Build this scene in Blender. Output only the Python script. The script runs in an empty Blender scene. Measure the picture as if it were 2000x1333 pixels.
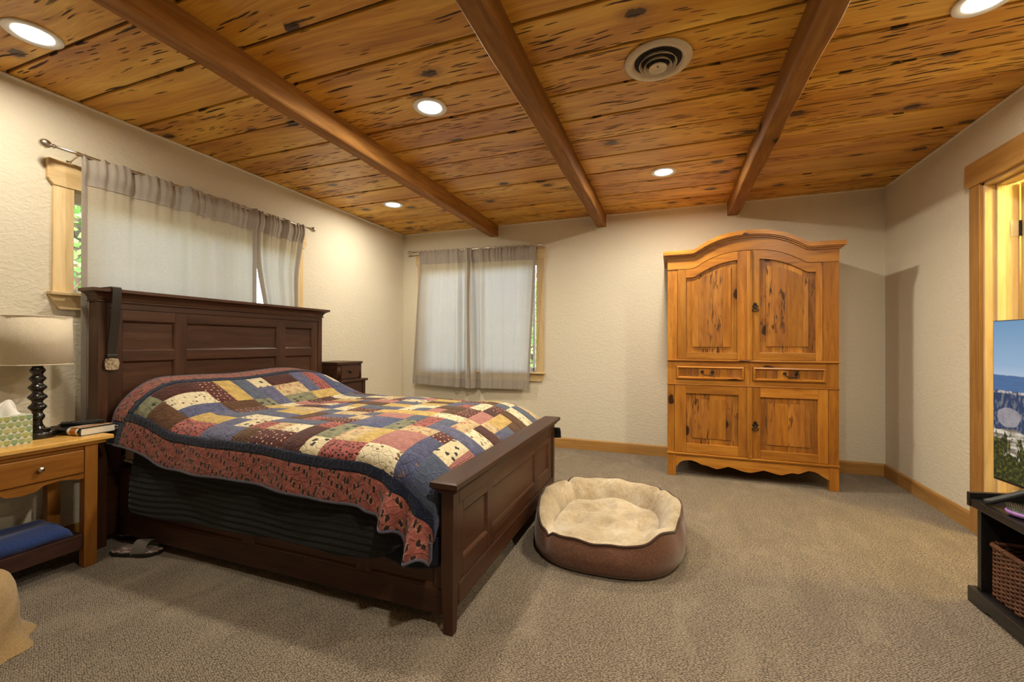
import bpy, bmesh, math, random
import numpy as np
from mathutils import Vector, Matrix
PI = math.pi
sc = bpy.context.scene
C = sc.collection

# ------------------------------------------------------------------ camera
CAM_F, CAM_YAW, CAM_PITCH, CAM_ROLL, CAM_H = 835.73, 0.355041, 0.005128, 0.003449, 1.13
_f = Vector((-math.sin(CAM_YAW)*math.cos(CAM_PITCH), math.cos(CAM_YAW)*math.cos(CAM_PITCH), math.sin(CAM_PITCH)))
_r0 = Vector((math.cos(CAM_YAW), math.sin(CAM_YAW), 0)); _u0 = _r0.cross(_f)
_r = _r0*math.cos(CAM_ROLL) + _u0*math.sin(CAM_ROLL); _u = -_r0*math.sin(CAM_ROLL) + _u0*math.cos(CAM_ROLL)
cd = bpy.data.cameras.new('camera'); cam = bpy.data.objects.new('camera', cd); C.objects.link(cam)
cd.sensor_fit = 'HORIZONTAL'; cd.sensor_width = 36; cd.lens = CAM_F/2000*36; cd.clip_start = .02
cam.matrix_world = Matrix(((_r.x,_u.x,-_f.x,0),(_r.y,_u.y,-_f.y,0),(_r.z,_u.z,-_f.z,CAM_H),(0,0,0,1)))
sc.camera = cam

# ------------------------------------------------------------------ sky and exposure
EXPOSURE = 0.10
SKY = 2.6
LAMP_W = 28.0            # each recessed ceiling light
LAMP_COL = (1.0, .90, .71)
HALL_W = 90.0
sc.view_settings.view_transform = 'Standard'; sc.view_settings.look = 'None'
sc.view_settings.exposure = EXPOSURE; sc.view_settings.gamma = 1; sc.view_settings.use_curve_mapping = False
w = bpy.data.worlds.new('daylight'); sc.world = w; w.use_nodes = True
nt = w.node_tree; bg = nt.nodes['Background']
sky = nt.nodes.new('ShaderNodeTexSky'); sky.sky_type = 'NISHITA'; sky.sun_disc = False
sky.sun_elevation = math.radians(42); sky.sun_rotation = math.radians(150); sky.air_density = 1.0; sky.dust_density = 4.0; sky.ozone_density = .6
sc.cycles.max_bounces = 6; sc.cycles.diffuse_bounces = 4; sc.cycles.glossy_bounces = 2; sc.cycles.transmission_bounces = 4; sc.cycles.transparent_max_bounces = 6
sc.cycles.caustics_reflective = False; sc.cycles.caustics_refractive = False
nt.links.new(sky.outputs[0], bg.inputs[0]); bg.inputs[1].default_value = SKY

# ------------------------------------------------------------------ room numbers (metres)
XL, XR, YB, YF_, H = -3.142, 1.725, 4.551, -1.75, 2.482

# ------------------------------------------------------------------ mesh helpers
def link(o, parent=None):
    C.objects.link(o)
    if parent is not None: o.parent = parent
    return o
def origin_of(p):
    while p is not None and p.parent is not None: p = p.parent
    return Vector(p.location) if (p is not None and not p.get('_local')) else Vector((0,0,0))
def obj(name, bm, mat, parent=None, smooth=False, bevel=0, seg=2):
    """link a bmesh given in world coordinates as one mesh object"""
    if bevel:
        try: bmesh.ops.bevel(bm, geom=list(bm.edges), offset=bevel, segments=seg, affect='EDGES', profile=.6, clamp_overlap=True)
        except Exception: pass
    me = bpy.data.meshes.new(name); bmesh.ops.recalc_face_normals(bm, faces=bm.faces)
    bm.to_mesh(me); bm.free()
    if mat is not None:
        for m in (mat if isinstance(mat, (list, tuple)) else [mat]): me.materials.append(m)
    o = bpy.data.objects.new(name, me)
    if parent is not None: me.transform(Matrix.Translation(-origin_of(parent)))
    if smooth: me.polygons.foreach_set('use_smooth', [True]*len(me.polygons))
    return link(o, parent)
def smooth_by_angle(o, ang=35):
    me = o.data; b = bmesh.new(); b.from_mesh(me)
    for f in b.faces: f.smooth = True
    for e in b.edges:
        if len(e.link_faces) == 2 and e.calc_face_angle(0) > math.radians(ang): e.smooth = False
    b.to_mesh(me); b.free(); return o
def tag(o, label=None, cat=None, group=None, kind=None):
    if label: o['label'] = label
    if cat: o['category'] = cat
    if group: o['group'] = group
    if kind: o['kind'] = kind
    return o
def thing(name, loc, label, cat, group=None, rz=0, local=False):
    o = bpy.data.objects.new(name, None); o.empty_display_size = .05
    o.location = loc; o.rotation_euler = (0,0,rz)
    if local: o['_local'] = 1
    link(o); return tag(o, label, cat, group)
def BM(): return bmesh.new()
def bx(bm, x0, x1, y0, y1, z0, z1):
    v = [bm.verts.new(p) for p in ((x0,y0,z0),(x1,y0,z0),(x1,y1,z0),(x0,y1,z0),(x0,y0,z1),(x1,y0,z1),(x1,y1,z1),(x0,y1,z1))]
    for f in ((3,2,1,0),(4,5,6,7),(0,1,5,4),(1,2,6,5),(2,3,7,6),(3,0,4,7)): bm.faces.new([v[i] for i in f])
    return v
def box(name, x0, x1, y0, y1, z0, z1, mat, parent=None, bevel=.003, seg=2):
    bm = BM(); bx(bm, x0,x1,y0,y1,z0,z1)
    return obj(name, bm, mat, parent, bevel=min(bevel, .45*min(x1-x0, y1-y0, z1-z0)), seg=seg)
def prism(bm, pts, axis, a, b):
    """extrude polygon pts (2-D) along axis from a to b.  axis x: pts=(y,z); y: (x,z); z: (x,y)"""
    def P(p, t): return {'x':(t,p[0],p[1]), 'y':(p[0],t,p[1]), 'z':(p[0],p[1],t)}[axis]
    A = [bm.verts.new(P(p,a)) for p in pts]; B = [bm.verts.new(P(p,b)) for p in pts]
    n = len(pts); bm.faces.new(A); bm.faces.new(B[::-1])
    for i in range(n): bm.faces.new((A[i], B[i], B[(i+1)%n], A[(i+1)%n]))
def lathe(bm, prof, cx, cy, seg=32, z0=0, cap=True):
    rings = []
    for r, z in prof:
        rings.append([bm.verts.new((cx+r*math.cos(2*PI*k/seg), cy+r*math.sin(2*PI*k/seg), z0+z)) for k in range(seg)])
    for a, b in zip(rings, rings[1:]):
        for k in range(seg): bm.faces.new((a[k], a[(k+1)%seg], b[(k+1)%seg], b[k]))
    if cap:
        if prof[0][0] > 1e-5: bm.faces.new(rings[0][::-1])
        if prof[-1][0] > 1e-5: bm.faces.new(rings[-1])
    bmesh.ops.remove_doubles(bm, verts=bm.verts, dist=1e-5)
def tube(bm, pts, r, seg=8, closed=False, cap=True):
    pts = [Vector(p) for p in pts]; n = len(pts); rings = []
    rr = r if hasattr(r, '__len__') else [r]*n
    up = Vector((0,0,1)); prev = None
    for i, p in enumerate(pts):
        if closed: d = pts[(i+1)%n]-pts[i-1]
        else: d = pts[min(i+1,n-1)]-pts[max(i-1,0)]
        d.normalize()
        a = d.cross(up if abs(d.z) < .95 else Vector((1,0,0))) if prev is None else (prev - d*prev.dot(d))
        a.normalize(); prev = a; b = d.cross(a)
        rings.append([bm.verts.new(p + (a*math.cos(2*PI*k/seg)+b*math.sin(2*PI*k/seg))*rr[i]) for k in range(seg)])
    m = n if closed else n-1
    for i in range(m):
        A, B = rings[i], rings[(i+1)%n]
        for k in range(seg): bm.faces.new((A[k], A[(k+1)%seg], B[(k+1)%seg], B[k]))
    if not closed and cap: bm.faces.new(rings[0][::-1]); bm.faces.new(rings[-1])
def grid(bm, G, uv=None, flip=False):
    """G[nu][nv] of points -> quads; returns vert table"""
    nu, nv = len(G), len(G[0])
    V = [[bm.verts.new(tuple(G[i][j])) for j in range(nv)] for i in range(nu)]
    L = bm.loops.layers.uv.verify() if uv is not None else None
    for i in range(nu-1):
        for j in range(nv-1):
            ids = [(i,j),(i+1,j),(i+1,j+1),(i,j+1)]
            if flip: ids = ids[::-1]
            f = bm.faces.new([V[a][b] for a,b in ids]); f.smooth = True
            if L is not None:
                for lp, (a,b) in zip(f.loops, ids): lp[L].uv = uv(a,b)
    return V
def sheet(bm, F, nu, nv, thick):
    """closed thin solid around surface F(a,b)->Vector, a,b in 0..1"""
    P = [[Vector(F(i/(nu-1), j/(nv-1))) for j in range(nv)] for i in range(nu)]
    N = [[None]*nv for _ in range(nu)]
    for i in range(nu):
        for j in range(nv):
            du = P[min(i+1,nu-1)][j]-P[max(i-1,0)][j]; dv = P[i][min(j+1,nv-1)]-P[i][max(j-1,0)]
            n = du.cross(dv); n.normalize(); N[i][j] = n
    A = grid(bm, P); B = grid(bm, [[P[i][j]-N[i][j]*thick for j in range(nv)] for i in range(nu)], flip=True)
    for i in range(nu-1):
        for j in (0, nv-1): bm.faces.new((A[i][j], A[i+1][j], B[i+1][j], B[i][j]))
    for j in range(nv-1):
        for i in (0, nu-1): bm.faces.new((A[i][j], A[i][j+1], B[i][j+1], B[i][j]))
def smooth01(a, b, x):
    t = min(1, max(0, (x-a)/(b-a))); return t*t*(3-2*t)
def lerp_tab(x, xs, ys): return float(np.interp(x, xs, ys))

# ------------------------------------------------------------------ materials (all procedural)
class NT:
    def __init__(s, name):
        s.m = bpy.data.materials.new(name); s.m.use_nodes = True; s.t = s.m.node_tree
        s.b = s.t.nodes['Principled BSDF']; s.out = s.t.nodes['Material Output']
    def n(s, typ, **kw):
        nd = s.t.nodes.new('ShaderNode'+typ)
        for k, v in kw.items(): setattr(nd, k, v)
        return nd
    def l(s, a, b): s.t.links.new(a, b)
    def val(s, sock, v):
        if hasattr(v, 'is_linked') or hasattr(v, 'links'): s.l(v, sock)
        else: sock.default_value = v
    def coord(s, kind='Object', scale=(1,1,1), loc=None, rot=(0,0,0), src=None):
        if src is None: src = s.n('TexCoord').outputs[kind]
        mp = s.n('Mapping'); mp.inputs['Scale'].default_value = scale; mp.inputs['Rotation'].default_value = rot
        s.l(src, mp.inputs['Vector'])
        if loc is not None: s.val(mp.inputs['Location'], loc)
        return mp.outputs[0]
    def noise(s, vec, scale, detail=3, rough=.5, dist=0):
        t = s.n('TexNoise'); s.l(vec, t.inputs['Vector']); t.inputs['Scale'].default_value = scale
        t.inputs['Detail'].default_value = detail; t.inputs['Roughness'].default_value = rough; t.inputs['Distortion'].default_value = dist
        return t.outputs['Fac']
    def voro(s, vec, scale, feature='F1', rnd=1.0):
        t = s.n('TexVoronoi'); t.feature = feature; t.voronoi_dimensions = '2D'; s.l(vec, t.inputs['Vector']); t.inputs['Scale'].default_value = scale
        t.inputs['Randomness'].default_value = rnd
        return t
    def math(s, op, a, b=0.0, c=None, clamp=False):
        t = s.n('Math', operation=op, use_clamp=clamp); s.val(t.inputs[0], a); s.val(t.inputs[1], b)
        if c is not None: s.val(t.inputs[2], c)
        return t.outputs[0]
    def ramp(s, fac, stops, interp='LINEAR'):
        r = s.n('ValToRGB'); s.val(r.inputs[0], fac); e = r.color_ramp.elements; r.color_ramp.interpolation = interp
        while len(e) > 1: e.remove(e[-1])
        for i, (p, c) in enumerate(stops):
            el = e[0] if i == 0 else e.new(p)
            el.position = p; el.color = (c[0],c[1],c[2],1) if hasattr(c,'__len__') else (c,c,c,1)
        return r.outputs[0]
    def step(s, v, a, b):      # smooth mask 0..1 between a and b (a may exceed b)
        t = s.n('MapRange', interpolation_type='SMOOTHSTEP'); s.val(t.inputs[0], v)
        t.inputs[1].default_value = a; t.inputs[2].default_value = b
        return t.outputs[0]
    def mix(s, fac, a, b, mode='MIX'):
        t = s.n('Mix', data_type='RGBA', blend_type=mode); s.val(t.inputs[0], fac)
        for sock, v in ((t.inputs[6], a), (t.inputs[7], b)):
            if hasattr(v, 'links'): s.l(v, sock)
            else: sock.default_value = (v[0], v[1], v[2], 1)
        return t.outputs[2]
    def bump(s, h, strength=.3, dist=.01, prev=None):
        t = s.n('Bump'); s.l(h, t.inputs['Height']); t.inputs['Strength'].default_value = strength; t.inputs['Distance'].default_value = dist
        if prev is not None: s.l(prev, t.inputs['Normal'])
        return t.outputs[0]
    def done(s, col=None, rough=.5, normal=None, spec=.5, metal=0, **kw):
        if col is not None:
            if hasattr(col, 'links'): s.l(col, s.b.inputs['Base Color'])
            else: s.b.inputs['Base Color'].default_value = (col[0], col[1], col[2], 1)
        s.val(s.b.inputs['Roughness'], rough); s.b.inputs['Specular IOR Level'].default_value = spec; s.b.inputs['Metallic'].default_value = metal
        if normal is not None: s.l(normal, s.b.inputs['Normal'])
        for k, v in kw.items(): s.val(s.b.inputs[k.replace('_',' ')], v)
        return s.m
M = {}
def plain(name, col, rough=.5, metal=0, spec=.5, var=.12, scale=30, bump=0):
    n = NT(name); c = n.coord()
    f = n.noise(c, scale, 4)
    col2 = n.mix(n.step(f, .3, .7), tuple(x*(1-var) for x in col), tuple(min(1,x*(1+var)) for x in col))
    M[name] = n.done(col2, rough, n.bump(f, bump, .004) if bump else None, spec, metal); return M[name]
def wood(name, dark, mid, light, axis='x', scale=1.0, rough=.42, knots=.0, spec=.4, pores=.25, rnd=True, wear=0):
    """long-grain wood; grain runs along axis"""
    n = NT(name)
    st = {'x':(.10,1,1),'y':(1,.10,1),'z':(1,1,.10)}[axis]
    off = n.n('ObjectInfo').outputs['Random'] if rnd else None
    loc = None
    if rnd:
        cx = n.n('CombineXYZ'); v = n.math('MULTIPLY', off, 37.0)
        for i in range(3): n.l(v, cx.inputs[i])
        loc = cx.outputs[0]
    base = n.coord(loc=loc)
    g = n.coord(scale=tuple(a*scale for a in st), src=base)
    warp = n.noise(g, 3.2, 1, .5)
    rings = n.noise(g, 22, 3, .62, .8)
    fine = n.noise(n.coord(scale=tuple((6 if a==1 else .25)*scale for a in st), src=base), 28, 1, .6)
    col = n.ramp(n.math('ADD', n.math('MULTIPLY', rings, .62), n.math('MULTIPLY', warp, .42)), [(.30,dark),(.52,mid),(.74,light)])
    col = n.mix(n.math('MULTIPLY', n.step(fine,.55,.75), pores), col, dark)
    h = fine
    if knots > 0:
        ks = {'x':(.55,1,1),'y':(1,.55,1),'z':(1,1,.55)}[axis]
        sp_ = n.n('SeparateXYZ'); n.l(n.coord(scale=tuple(a*scale for a in ks), src=base), sp_.inputs[0]); X_, Y_, Z_ = sp_.outputs
        cb_ = n.n('CombineXYZ'); l_, (p_, q_) = {'x':(X_,(Y_,Z_)),'y':(Y_,(X_,Z_)),'z':(Z_,(X_,Y_))}[axis]; n.l(l_, cb_.inputs[0]); n.l(n.math('ADD', p_, q_), cb_.inputs[1])
        kv = n.voro(cb_.outputs[0], 4.2)
        pick = n.math('LESS_THAN', n.math('FRACT', n.math('MULTIPLY', kv.outputs['Color'], 7.31)), knots)
        wob = n.math('ADD', kv.outputs['Distance'], n.math('MULTIPLY', n.math('SUBTRACT', n.noise(base, 26, 1), .5), .09))
        k = n.math('MULTIPLY', n.step(wob, .115, .075), pick)
        halo = n.math('MULTIPLY', n.step(wob, .34, .08), pick)
        col = n.mix(n.math('MULTIPLY', halo, .55), col, dark)
        col = n.mix(k, col, tuple(x*.16 for x in dark))
    if wear > 0:     # rough-sawn, gouged and stained boards
        ws = {'x':(.14,1,1),'y':(1,.14,1),'z':(1,1,.14)}[axis]
        wn = n.noise(n.coord(scale=tuple(a*scale for a in ws), src=base), 46, 2, .7, .6)
        patch = n.step(n.noise(n.coord(scale=tuple(a*scale for a in ({'x':(.4,1,1),'y':(1,.4,1),'z':(1,1,.4)}[axis])), src=base), 7, 2), .42, .62)
        wmask = n.math('MULTIPLY', n.step(wn, .53, .62), n.math('MULTIPLY', patch, wear))
        col = n.mix(wmask, col, tuple(x*.30 for x in dark)); h = n.math('SUBTRACT', h, n.math('MULTIPLY', wmask, .9))
    if rnd:          # boards differ a little in tone
        tone = n.math('MULTIPLY_ADD', n.math('FRACT', n.math('MULTIPLY', off, 13.7)), .34, .80); tc = n.n('CombineXYZ')
        for i in range(3): n.l(tone, tc.inputs[i])
        col = n.mix(1.0, col, tc.outputs[0], 'MULTIPLY')
    M[name] = n.done(col, n.math('ADD', n.math('MULTIPLY', rings, .18), rough-.09), n.bump(h, .22, .002), spec); return M[name]

def mat_wall(name, col):
    n = NT(name); c = n.coord('Generated') if False else n.coord()
    a = n.noise(n.coord(scale=(1,1,1.5)), 34, 2, .55, .6); b = n.noise(c, 120, 1, .6)
    trowel = n.step(a, .42, .62); big = n.noise(c, 1.4, 1)
    colr = n.mix(big, tuple(x*.95 for x in col), tuple(min(1,x*1.03) for x in col))
    h = n.math('ADD', n.math('MULTIPLY', trowel, .8), n.math('MULTIPLY', b, .35))
    M[name] = n.done(colr, .72, n.bump(h, .30, .005), .25)
mat_wall('wall_paint', (.70,.645,.525))
mat_wall('hall_paint', (.72,.60,.40))
plain('caulk', (.84,.80,.70), .6, var=.04)

def mat_carpet():
    """low loop pile laid in slanting rows, with brushed lighter and darker areas"""
    n = NT('carpet'); c = n.coord()
    rc = n.coord(scale=(105,180,1), rot=(0,0,.62))
    v = n.voro(rc, 1.0, 'F1', .62)
    gap = n.step(v.outputs['Distance'], .20, .58)
    grain = n.noise(c, 330, 1, .7)
    nap = n.noise(n.coord(scale=(1,.5,1), rot=(0,0,.5)), 4.5, 2, .6, 1.2)
    loop = n.math('FRACT', n.math('MULTIPLY', v.outputs['Color'], 6.7))
    f = n.math('ADD', n.math('ADD', n.math('MULTIPLY', grain, .45), n.math('MULTIPLY', loop, .16)), n.math('SUBTRACT', .30, n.math('MULTIPLY', gap, .44)))
    col = n.ramp(f, [(.14,(.085,.062,.042)),(.44,(.245,.192,.135)),(.78,(.46,.375,.275))])
    col = n.mix(n.math('MULTIPLY', n.step(nap,.50,.72), .26), col, (.40,.325,.235))
    col = n.mix(n.math('MULTIPLY', n.step(nap,.46,.30), .30), col, (.13,.098,.067))
    h = n.math('SUBTRACT', n.math('MULTIPLY', grain, .4), gap)
    M['carpet'] = n.done(col, .95, n.bump(h, .7, .006), .08, Sheen_Weight=.15, Sheen_Roughness=.6)
mat_carpet()

def mat_plank():
    """knotty, pecky cedar ceiling boards; every board shifts the pattern by its own random number"""
    n = NT('pecky_cedar'); info = n.n('ObjectInfo'); rnd = info.outputs['Random']
    off = n.n('CombineXYZ'); n.l(n.math('MULTIPLY', rnd, 61.0), off.inputs[0]); n.l(n.math('MULTIPLY', rnd, 23.0), off.inputs[1])
    base = n.coord(loc=off.outputs[0])
    r2 = n.math('FRACT', n.math('MULTIPLY', rnd, 17.13)); r3 = n.math('FRACT', n.math('MULTIPLY', rnd, 41.7))
    bigw = n.noise(n.coord(scale=(.8,1,1), src=base), 1.7, 2)
    warpv = n.n('VectorMath', operation='ADD'); n.l(base, warpv.inputs[0])
    wv = n.n('CombineXYZ'); n.l(n.math('MULTIPLY', n.math('SUBTRACT', bigw, .5), .12), wv.inputs[1]); n.l(wv.outputs[0], warpv.inputs[1])
    wb = warpv.outputs[0]
    g = n.noise(n.coord(scale=(.055,1,1), src=wb), 34, 3, .62, .9)
    fine = n.noise(n.coord(scale=(.03,1,1), src=wb), 150, 1, .6)
    tone = n.noise(n.coord(scale=(.25,1,1), src=base), 4.5, 1, .55)
    f = n.math('ADD', n.math('ADD', n.math('MULTIPLY', g, .40), n.math('MULTIPLY', tone, .50)), n.math('MULTIPLY', fine, .14))
    col = n.ramp(f, [(.34,(.38,.138,.014)),(.50,(.67,.325,.038)),(.66,(.90,.57,.100))])
    col = n.mix(n.math('MULTIPLY', n.step(fine,.56,.70), .22), col, (.22,.07,.012))
    col = n.mix(n.math('MULTIPLY', n.math('SUBTRACT', r2, .35, clamp=True), .45), col, (.36,.125,.022))   # redder boards
    # knots: sparse dark rounds with a reddish halo
    kv = n.voro(n.coord(scale=(.62,1,1), src=base), 5.0)
    pick = n.math('LESS_THAN', n.math('FRACT', n.math('MULTIPLY', kv.outputs['Color'], 9.7)), .17)
    kd = n.math('ADD', kv.outputs['Distance'], n.math('MULTIPLY', n.math('SUBTRACT', n.noise(base, 38, 1), .5), .12))
    knot = n.math('MULTIPLY', n.step(kd, .155, .105), pick); halo = n.math('MULTIPLY', n.step(kd, .36, .10), pick)
    col = n.mix(n.math('MULTIPLY', halo, .5), col, (.24,.075,.014)); col = n.mix(n.math('MULTIPLY', knot, .90), col, (.036,.014,.006))
    # pecky pockets: lens-shaped slits along the grain, in drifts
    def slits(sx, sy, keep, lo, hi, m0, m1, seed):
        b2 = n.n('VectorMath', operation='ADD'); n.l(wb, b2.inputs[0]); b2.inputs[1].default_value = (seed, seed*.37, 0)
        v = n.voro(n.coord(scale=(sx,sy,1), src=b2.outputs[0]), 1.0)
        edge = n.math('ADD', v.outputs['Distance'], n.math('MULTIPLY', n.math('SUBTRACT', n.noise(n.coord(scale=(16,70,1), src=b2.outputs[0]), 1.0, 1, .6), .5), .22))
        k = n.math('LESS_THAN', n.math('FRACT', n.math('MULTIPLY', v.outputs['Color'], 5.3)), keep)
        drift = n.step(n.math('ADD', n.noise(n.coord(scale=(.45,1,1), src=b2.outputs[0]), 3.4, 1), n.math('MULTIPLY', n.math('SUBTRACT', r3, .42), .30)), m0, m1)
        return n.math('MULTIPLY', n.math('MULTIPLY', n.step(edge, hi, lo), k), drift)
    s1 = slits(3.9, 58, .26, .19, .26, .46, .53, 3.1)
    s2 = slits(8.0, 80, .22, .21, .29, .48, .55, 8.3)
    s3 = slits(1.7, 30, .15, .14, .20, .44, .53, 15.7)
    slit = n.math('MAXIMUM', n.math('MAXIMUM', s1, s2), s3, clamp=True)
    col = n.mix(n.math('MULTIPLY', slit, .95), col, (.032,.011,.005))
    h = n.math('MULTIPLY', s1, -1.0)
    M['pecky_cedar'] = n.done(col, n.math('ADD', .36, n.math('MULTIPLY', slit, .4)), n.bump(h, .5, .005), .45)
mat_plank()
plain('groove', (.085,.036,.014), .8, var=.3)
wood('beam_wood', (.16,.062,.014), (.31,.135,.032), (.47,.24,.070), 'y', 1.0, .66, .05, .25)
wood('pine_trim', (.56,.375,.175), (.72,.535,.285), (.82,.655,.395), 'x', 1.1, .38, 0)  # paled pine: daylight on the window trim is put into the colour
wood('pine_trim_y', (.56,.375,.175), (.72,.535,.285), (.82,.655,.395), 'y', 1.1, .38, 0)
wood('pine_trim_z', (.56,.375,.175), (.72,.535,.285), (.82,.655,.395), 'z', 1.1, .38, 0)
wood('pine_base', (.32,.15,.036), (.45,.235,.065), (.56,.32,.105), 'x', 1.1, .40, 0)
wood('pine_base_y', (.32,.15,.036), (.45,.235,.065), (.56,.32,.105), 'y', 1.1, .40, 0)
wood('pine_base_z', (.30,.135,.034), (.42,.21,.058), (.53,.29,.095), 'z', 1.1, .40, 0)  # door casing: darker copy of the trim pine, weaker light put into its colour
wood('armoire_z', (.21,.068,.009), (.385,.150,.019), (.53,.245,.038), 'z', 1.0, .36, .20, wear=.2)
wood('armoire_x', (.21,.068,.009), (.385,.150,.019), (.53,.245,.038), 'x', 1.0, .36, .20, wear=.2)
wood('armoire_rough', (.15,.048,.009), (.34,.130,.020), (.50,.225,.038), 'z', 1.0, .45, .2, wear=1.0)
wood('armoire_rough_x', (.13,.042,.009), (.31,.115,.020), (.46,.20,.036), 'z', 1.4, .45, .2, wear=1.0)
wood('cherry_y', (.026,.0092,.0046), (.055,.0205,.0098), (.090,.036,.0175), 'y', 1.0, .40, 0, .38)
wood('cherry_x', (.026,.0092,.0046), (.055,.0205,.0098), (.090,.036,.0175), 'x', 1.0, .40, 0, .38)
wood('cherry_z', (.026,.0092,.0046), (.055,.0205,.0098), (.090,.036,.0175), 'z', 1.0, .40, 0, .38)
wood('oak_y', (.22,.075,.012), (.35,.135,.022), (.46,.205,.040), 'y', 1.2, .34, 0)
wood('oak_z', (.22,.075,.012), (.35,.135,.022), (.46,.205,.040), 'z', 1.2, .34, 0)
wood('oak_top', (.48,.22,.045), (.64,.35,.085), (.76,.47,.135), 'y', 1.2, .28, 0)
wood('walnut_shelf', (.022,.009,.007), (.045,.018,.013), (.07,.03,.02), 'y', 1.2, .38, 0)
wood('black_paint_y', (.008,.007,.007), (.013,.012,.012), (.024,.022,.021), 'y', 1.2, .30, 0, .5, wear=.0)
wood('black_paint_z', (.008,.007,.007), (.013,.012,.012), (.024,.022,.021), 'z', 1.2, .30, 0, .5, wear=.0)
plain('white_enamel', (.86,.85,.82), .30, var=.03)
plain('almond_enamel', (.62,.52,.37), .25, var=.04)
plain('nickel', (.62,.57,.50), .28, 1, var=.08)
plain('iron', (.030,.024,.020), .45, .7, var=.3)
plain('brass_worn', (.62,.42,.18), .35, .9, var=.2)
plain('bronze', (.032,.026,.023), .38, .8, var=.2)
plain('leather_black', (.014,.012,.012), .38, var=.25, bump=.1, scale=60)
plain('lamp_black', (.011,.008,.007), .24, var=.25, spec=.6)
plain('vinyl_white', (.82,.82,.80), .4, var=.03)
plain('plastic_black', (.012,.012,.013), .32, var=.2)
plain('plastic_dark', (.035,.037,.040), .40, var=.15)
plain('duct_dark', (.012,.010,.010), .8)
plain('soil', (.16,.13,.08), .95, scale=4, var=.3)
plain('bark', (.10,.07,.045), .9, scale=20, var=.3, bump=.5)
def emis(name, col, strength):
    n = NT(name); n.b.inputs['Emission Color'].default_value = (*col,1); n.b.inputs['Emission Strength'].default_value = strength
    M[name] = n.done((.9,.9,.88), .5)
emis('lens_glow', (1,.95,.86), 9.0)

def cloth(name, col, rough=.9, var=.15, weave=420, sheen=.25, bump=.35, big=4.0, trans=0, mode='Object', rib=None):
    n = NT(name); c = n.coord(mode)
    wv = n.noise(n.coord(mode, scale=(1,1,.35)), weave, 0, .6); wv2 = n.noise(n.coord(mode, scale=(.35,1,1)), weave, 0, .6)
    wvv = n.math('ADD', wv, wv2); bg_ = n.noise(c, big, 2, .6)
    f = n.math('ADD', n.math('MULTIPLY', n.math('SUBTRACT', wvv, .5), .6), n.math('MULTIPLY', bg_, .4))
    cl = n.mix(n.step(f, .30, .75), tuple(x*(1-var) for x in col), tuple(min(1,x*(1+var)) for x in col))
    n.done(cl, rough, n.bump(wvv, bump, .002), .12, Sheen_Weight=sheen)
    if trans:
        tr = n.n('BsdfTranslucent'); n.l(cl, tr.inputs[0]); mx = n.n('MixShader'); mx.inputs[0].default_value = trans
        n.l(n.b.outputs[0], mx.inputs[1]); n.l(tr.outputs[0], mx.inputs[2]); n.l(mx.outputs[0], n.out.inputs[0])
    M[name] = n.m; return n.m
cloth('curtain', (.60,.535,.44), .85, .06, 300, .1, .25, trans=.45)
cloth('curtain_double', (.42,.375,.33), .85, .06, 300, .1, .25, trans=.25)
cloth('linen_shade', (.66,.575,.445), .9, .08, 500, .1, .35)
cloth('mattress_cloth', (.46,.38,.27), .9, .08, 300)
cloth('piping_white', (.72,.68,.60), .9, .05, 300)
cloth('blanket_black', (.010,.010,.011), .9, .25, 300, .12)
cloth('navy_sheet', (.012,.014,.026), .9, .2, 300, .12)
cloth('tan_rib', (.36,.24,.11), .95, .12, 260)
cloth('blue_cotton', (.035,.065,.22), .9, .18, 260)
cloth('suede_brown', (.150,.068,.041), .88, .20, 200, .35, .2, 7)
cloth('piping_brown', (.060,.030,.020), .8, .15, 200)
cloth('strap_grey', (.14,.125,.11), .85, .12, 400)
def mat_fleece():
    n = NT('fleece'); c = n.coord()
    a = n.noise(n.coord(scale=(1,1,.6)), 55, 5, .7, .8); b = n.noise(c, 6, 3, .6); d = n.noise(c, 260, 2)
    col = n.ramp(n.math('ADD', n.math('MULTIPLY', a, .45), n.math('MULTIPLY', b, .55)), [(.34,(.32,.235,.14)),(.52,(.50,.405,.28)),(.68,(.65,.58,.47))])
    h = n.math('ADD', a, n.math('MULTIPLY', d, .5))
    M['fleece'] = n.done(col, .95, n.bump(h, .65, .009), .08, Sheen_Weight=.4)
mat_fleece()
def mat_glass():
    n = NT('window_glass'); tr = n.n('BsdfTransparent'); gl = n.n('BsdfGlossy'); gl.inputs['Roughness'].default_value = .02
    fr = n.n('Fresnel'); fr.inputs['IOR'].default_value = 1.45; mx = n.n('MixShader')
    n.l(fr.outputs[0], mx.inputs[0]); n.l(tr.outputs[0], mx.inputs[1]); n.l(gl.outputs[0], mx.inputs[2]); n.l(mx.outputs[0], n.out.inputs[0])
    M['window_glass'] = n.m
mat_glass()
def mat_leaf(name, a, b):
    n = NT(name); f = n.noise(n.coord(), 3.0, 4)
    col = n.mix(n.step(f,.35,.65), a, b); n.done(col, .6, None, .3)
    tr = n.n('BsdfTranslucent'); n.l(col, tr.inputs[0]); mx = n.n('MixShader'); mx.inputs[0].default_value = .45
    n.l(n.b.outputs[0], mx.inputs[1]); n.l(tr.outputs[0], mx.inputs[2]); n.l(mx.outputs[0], n.out.inputs[0]); M[name] = n.m
mat_leaf('leaf_green', (.10,.24,.05), (.28,.46,.12))

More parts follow.
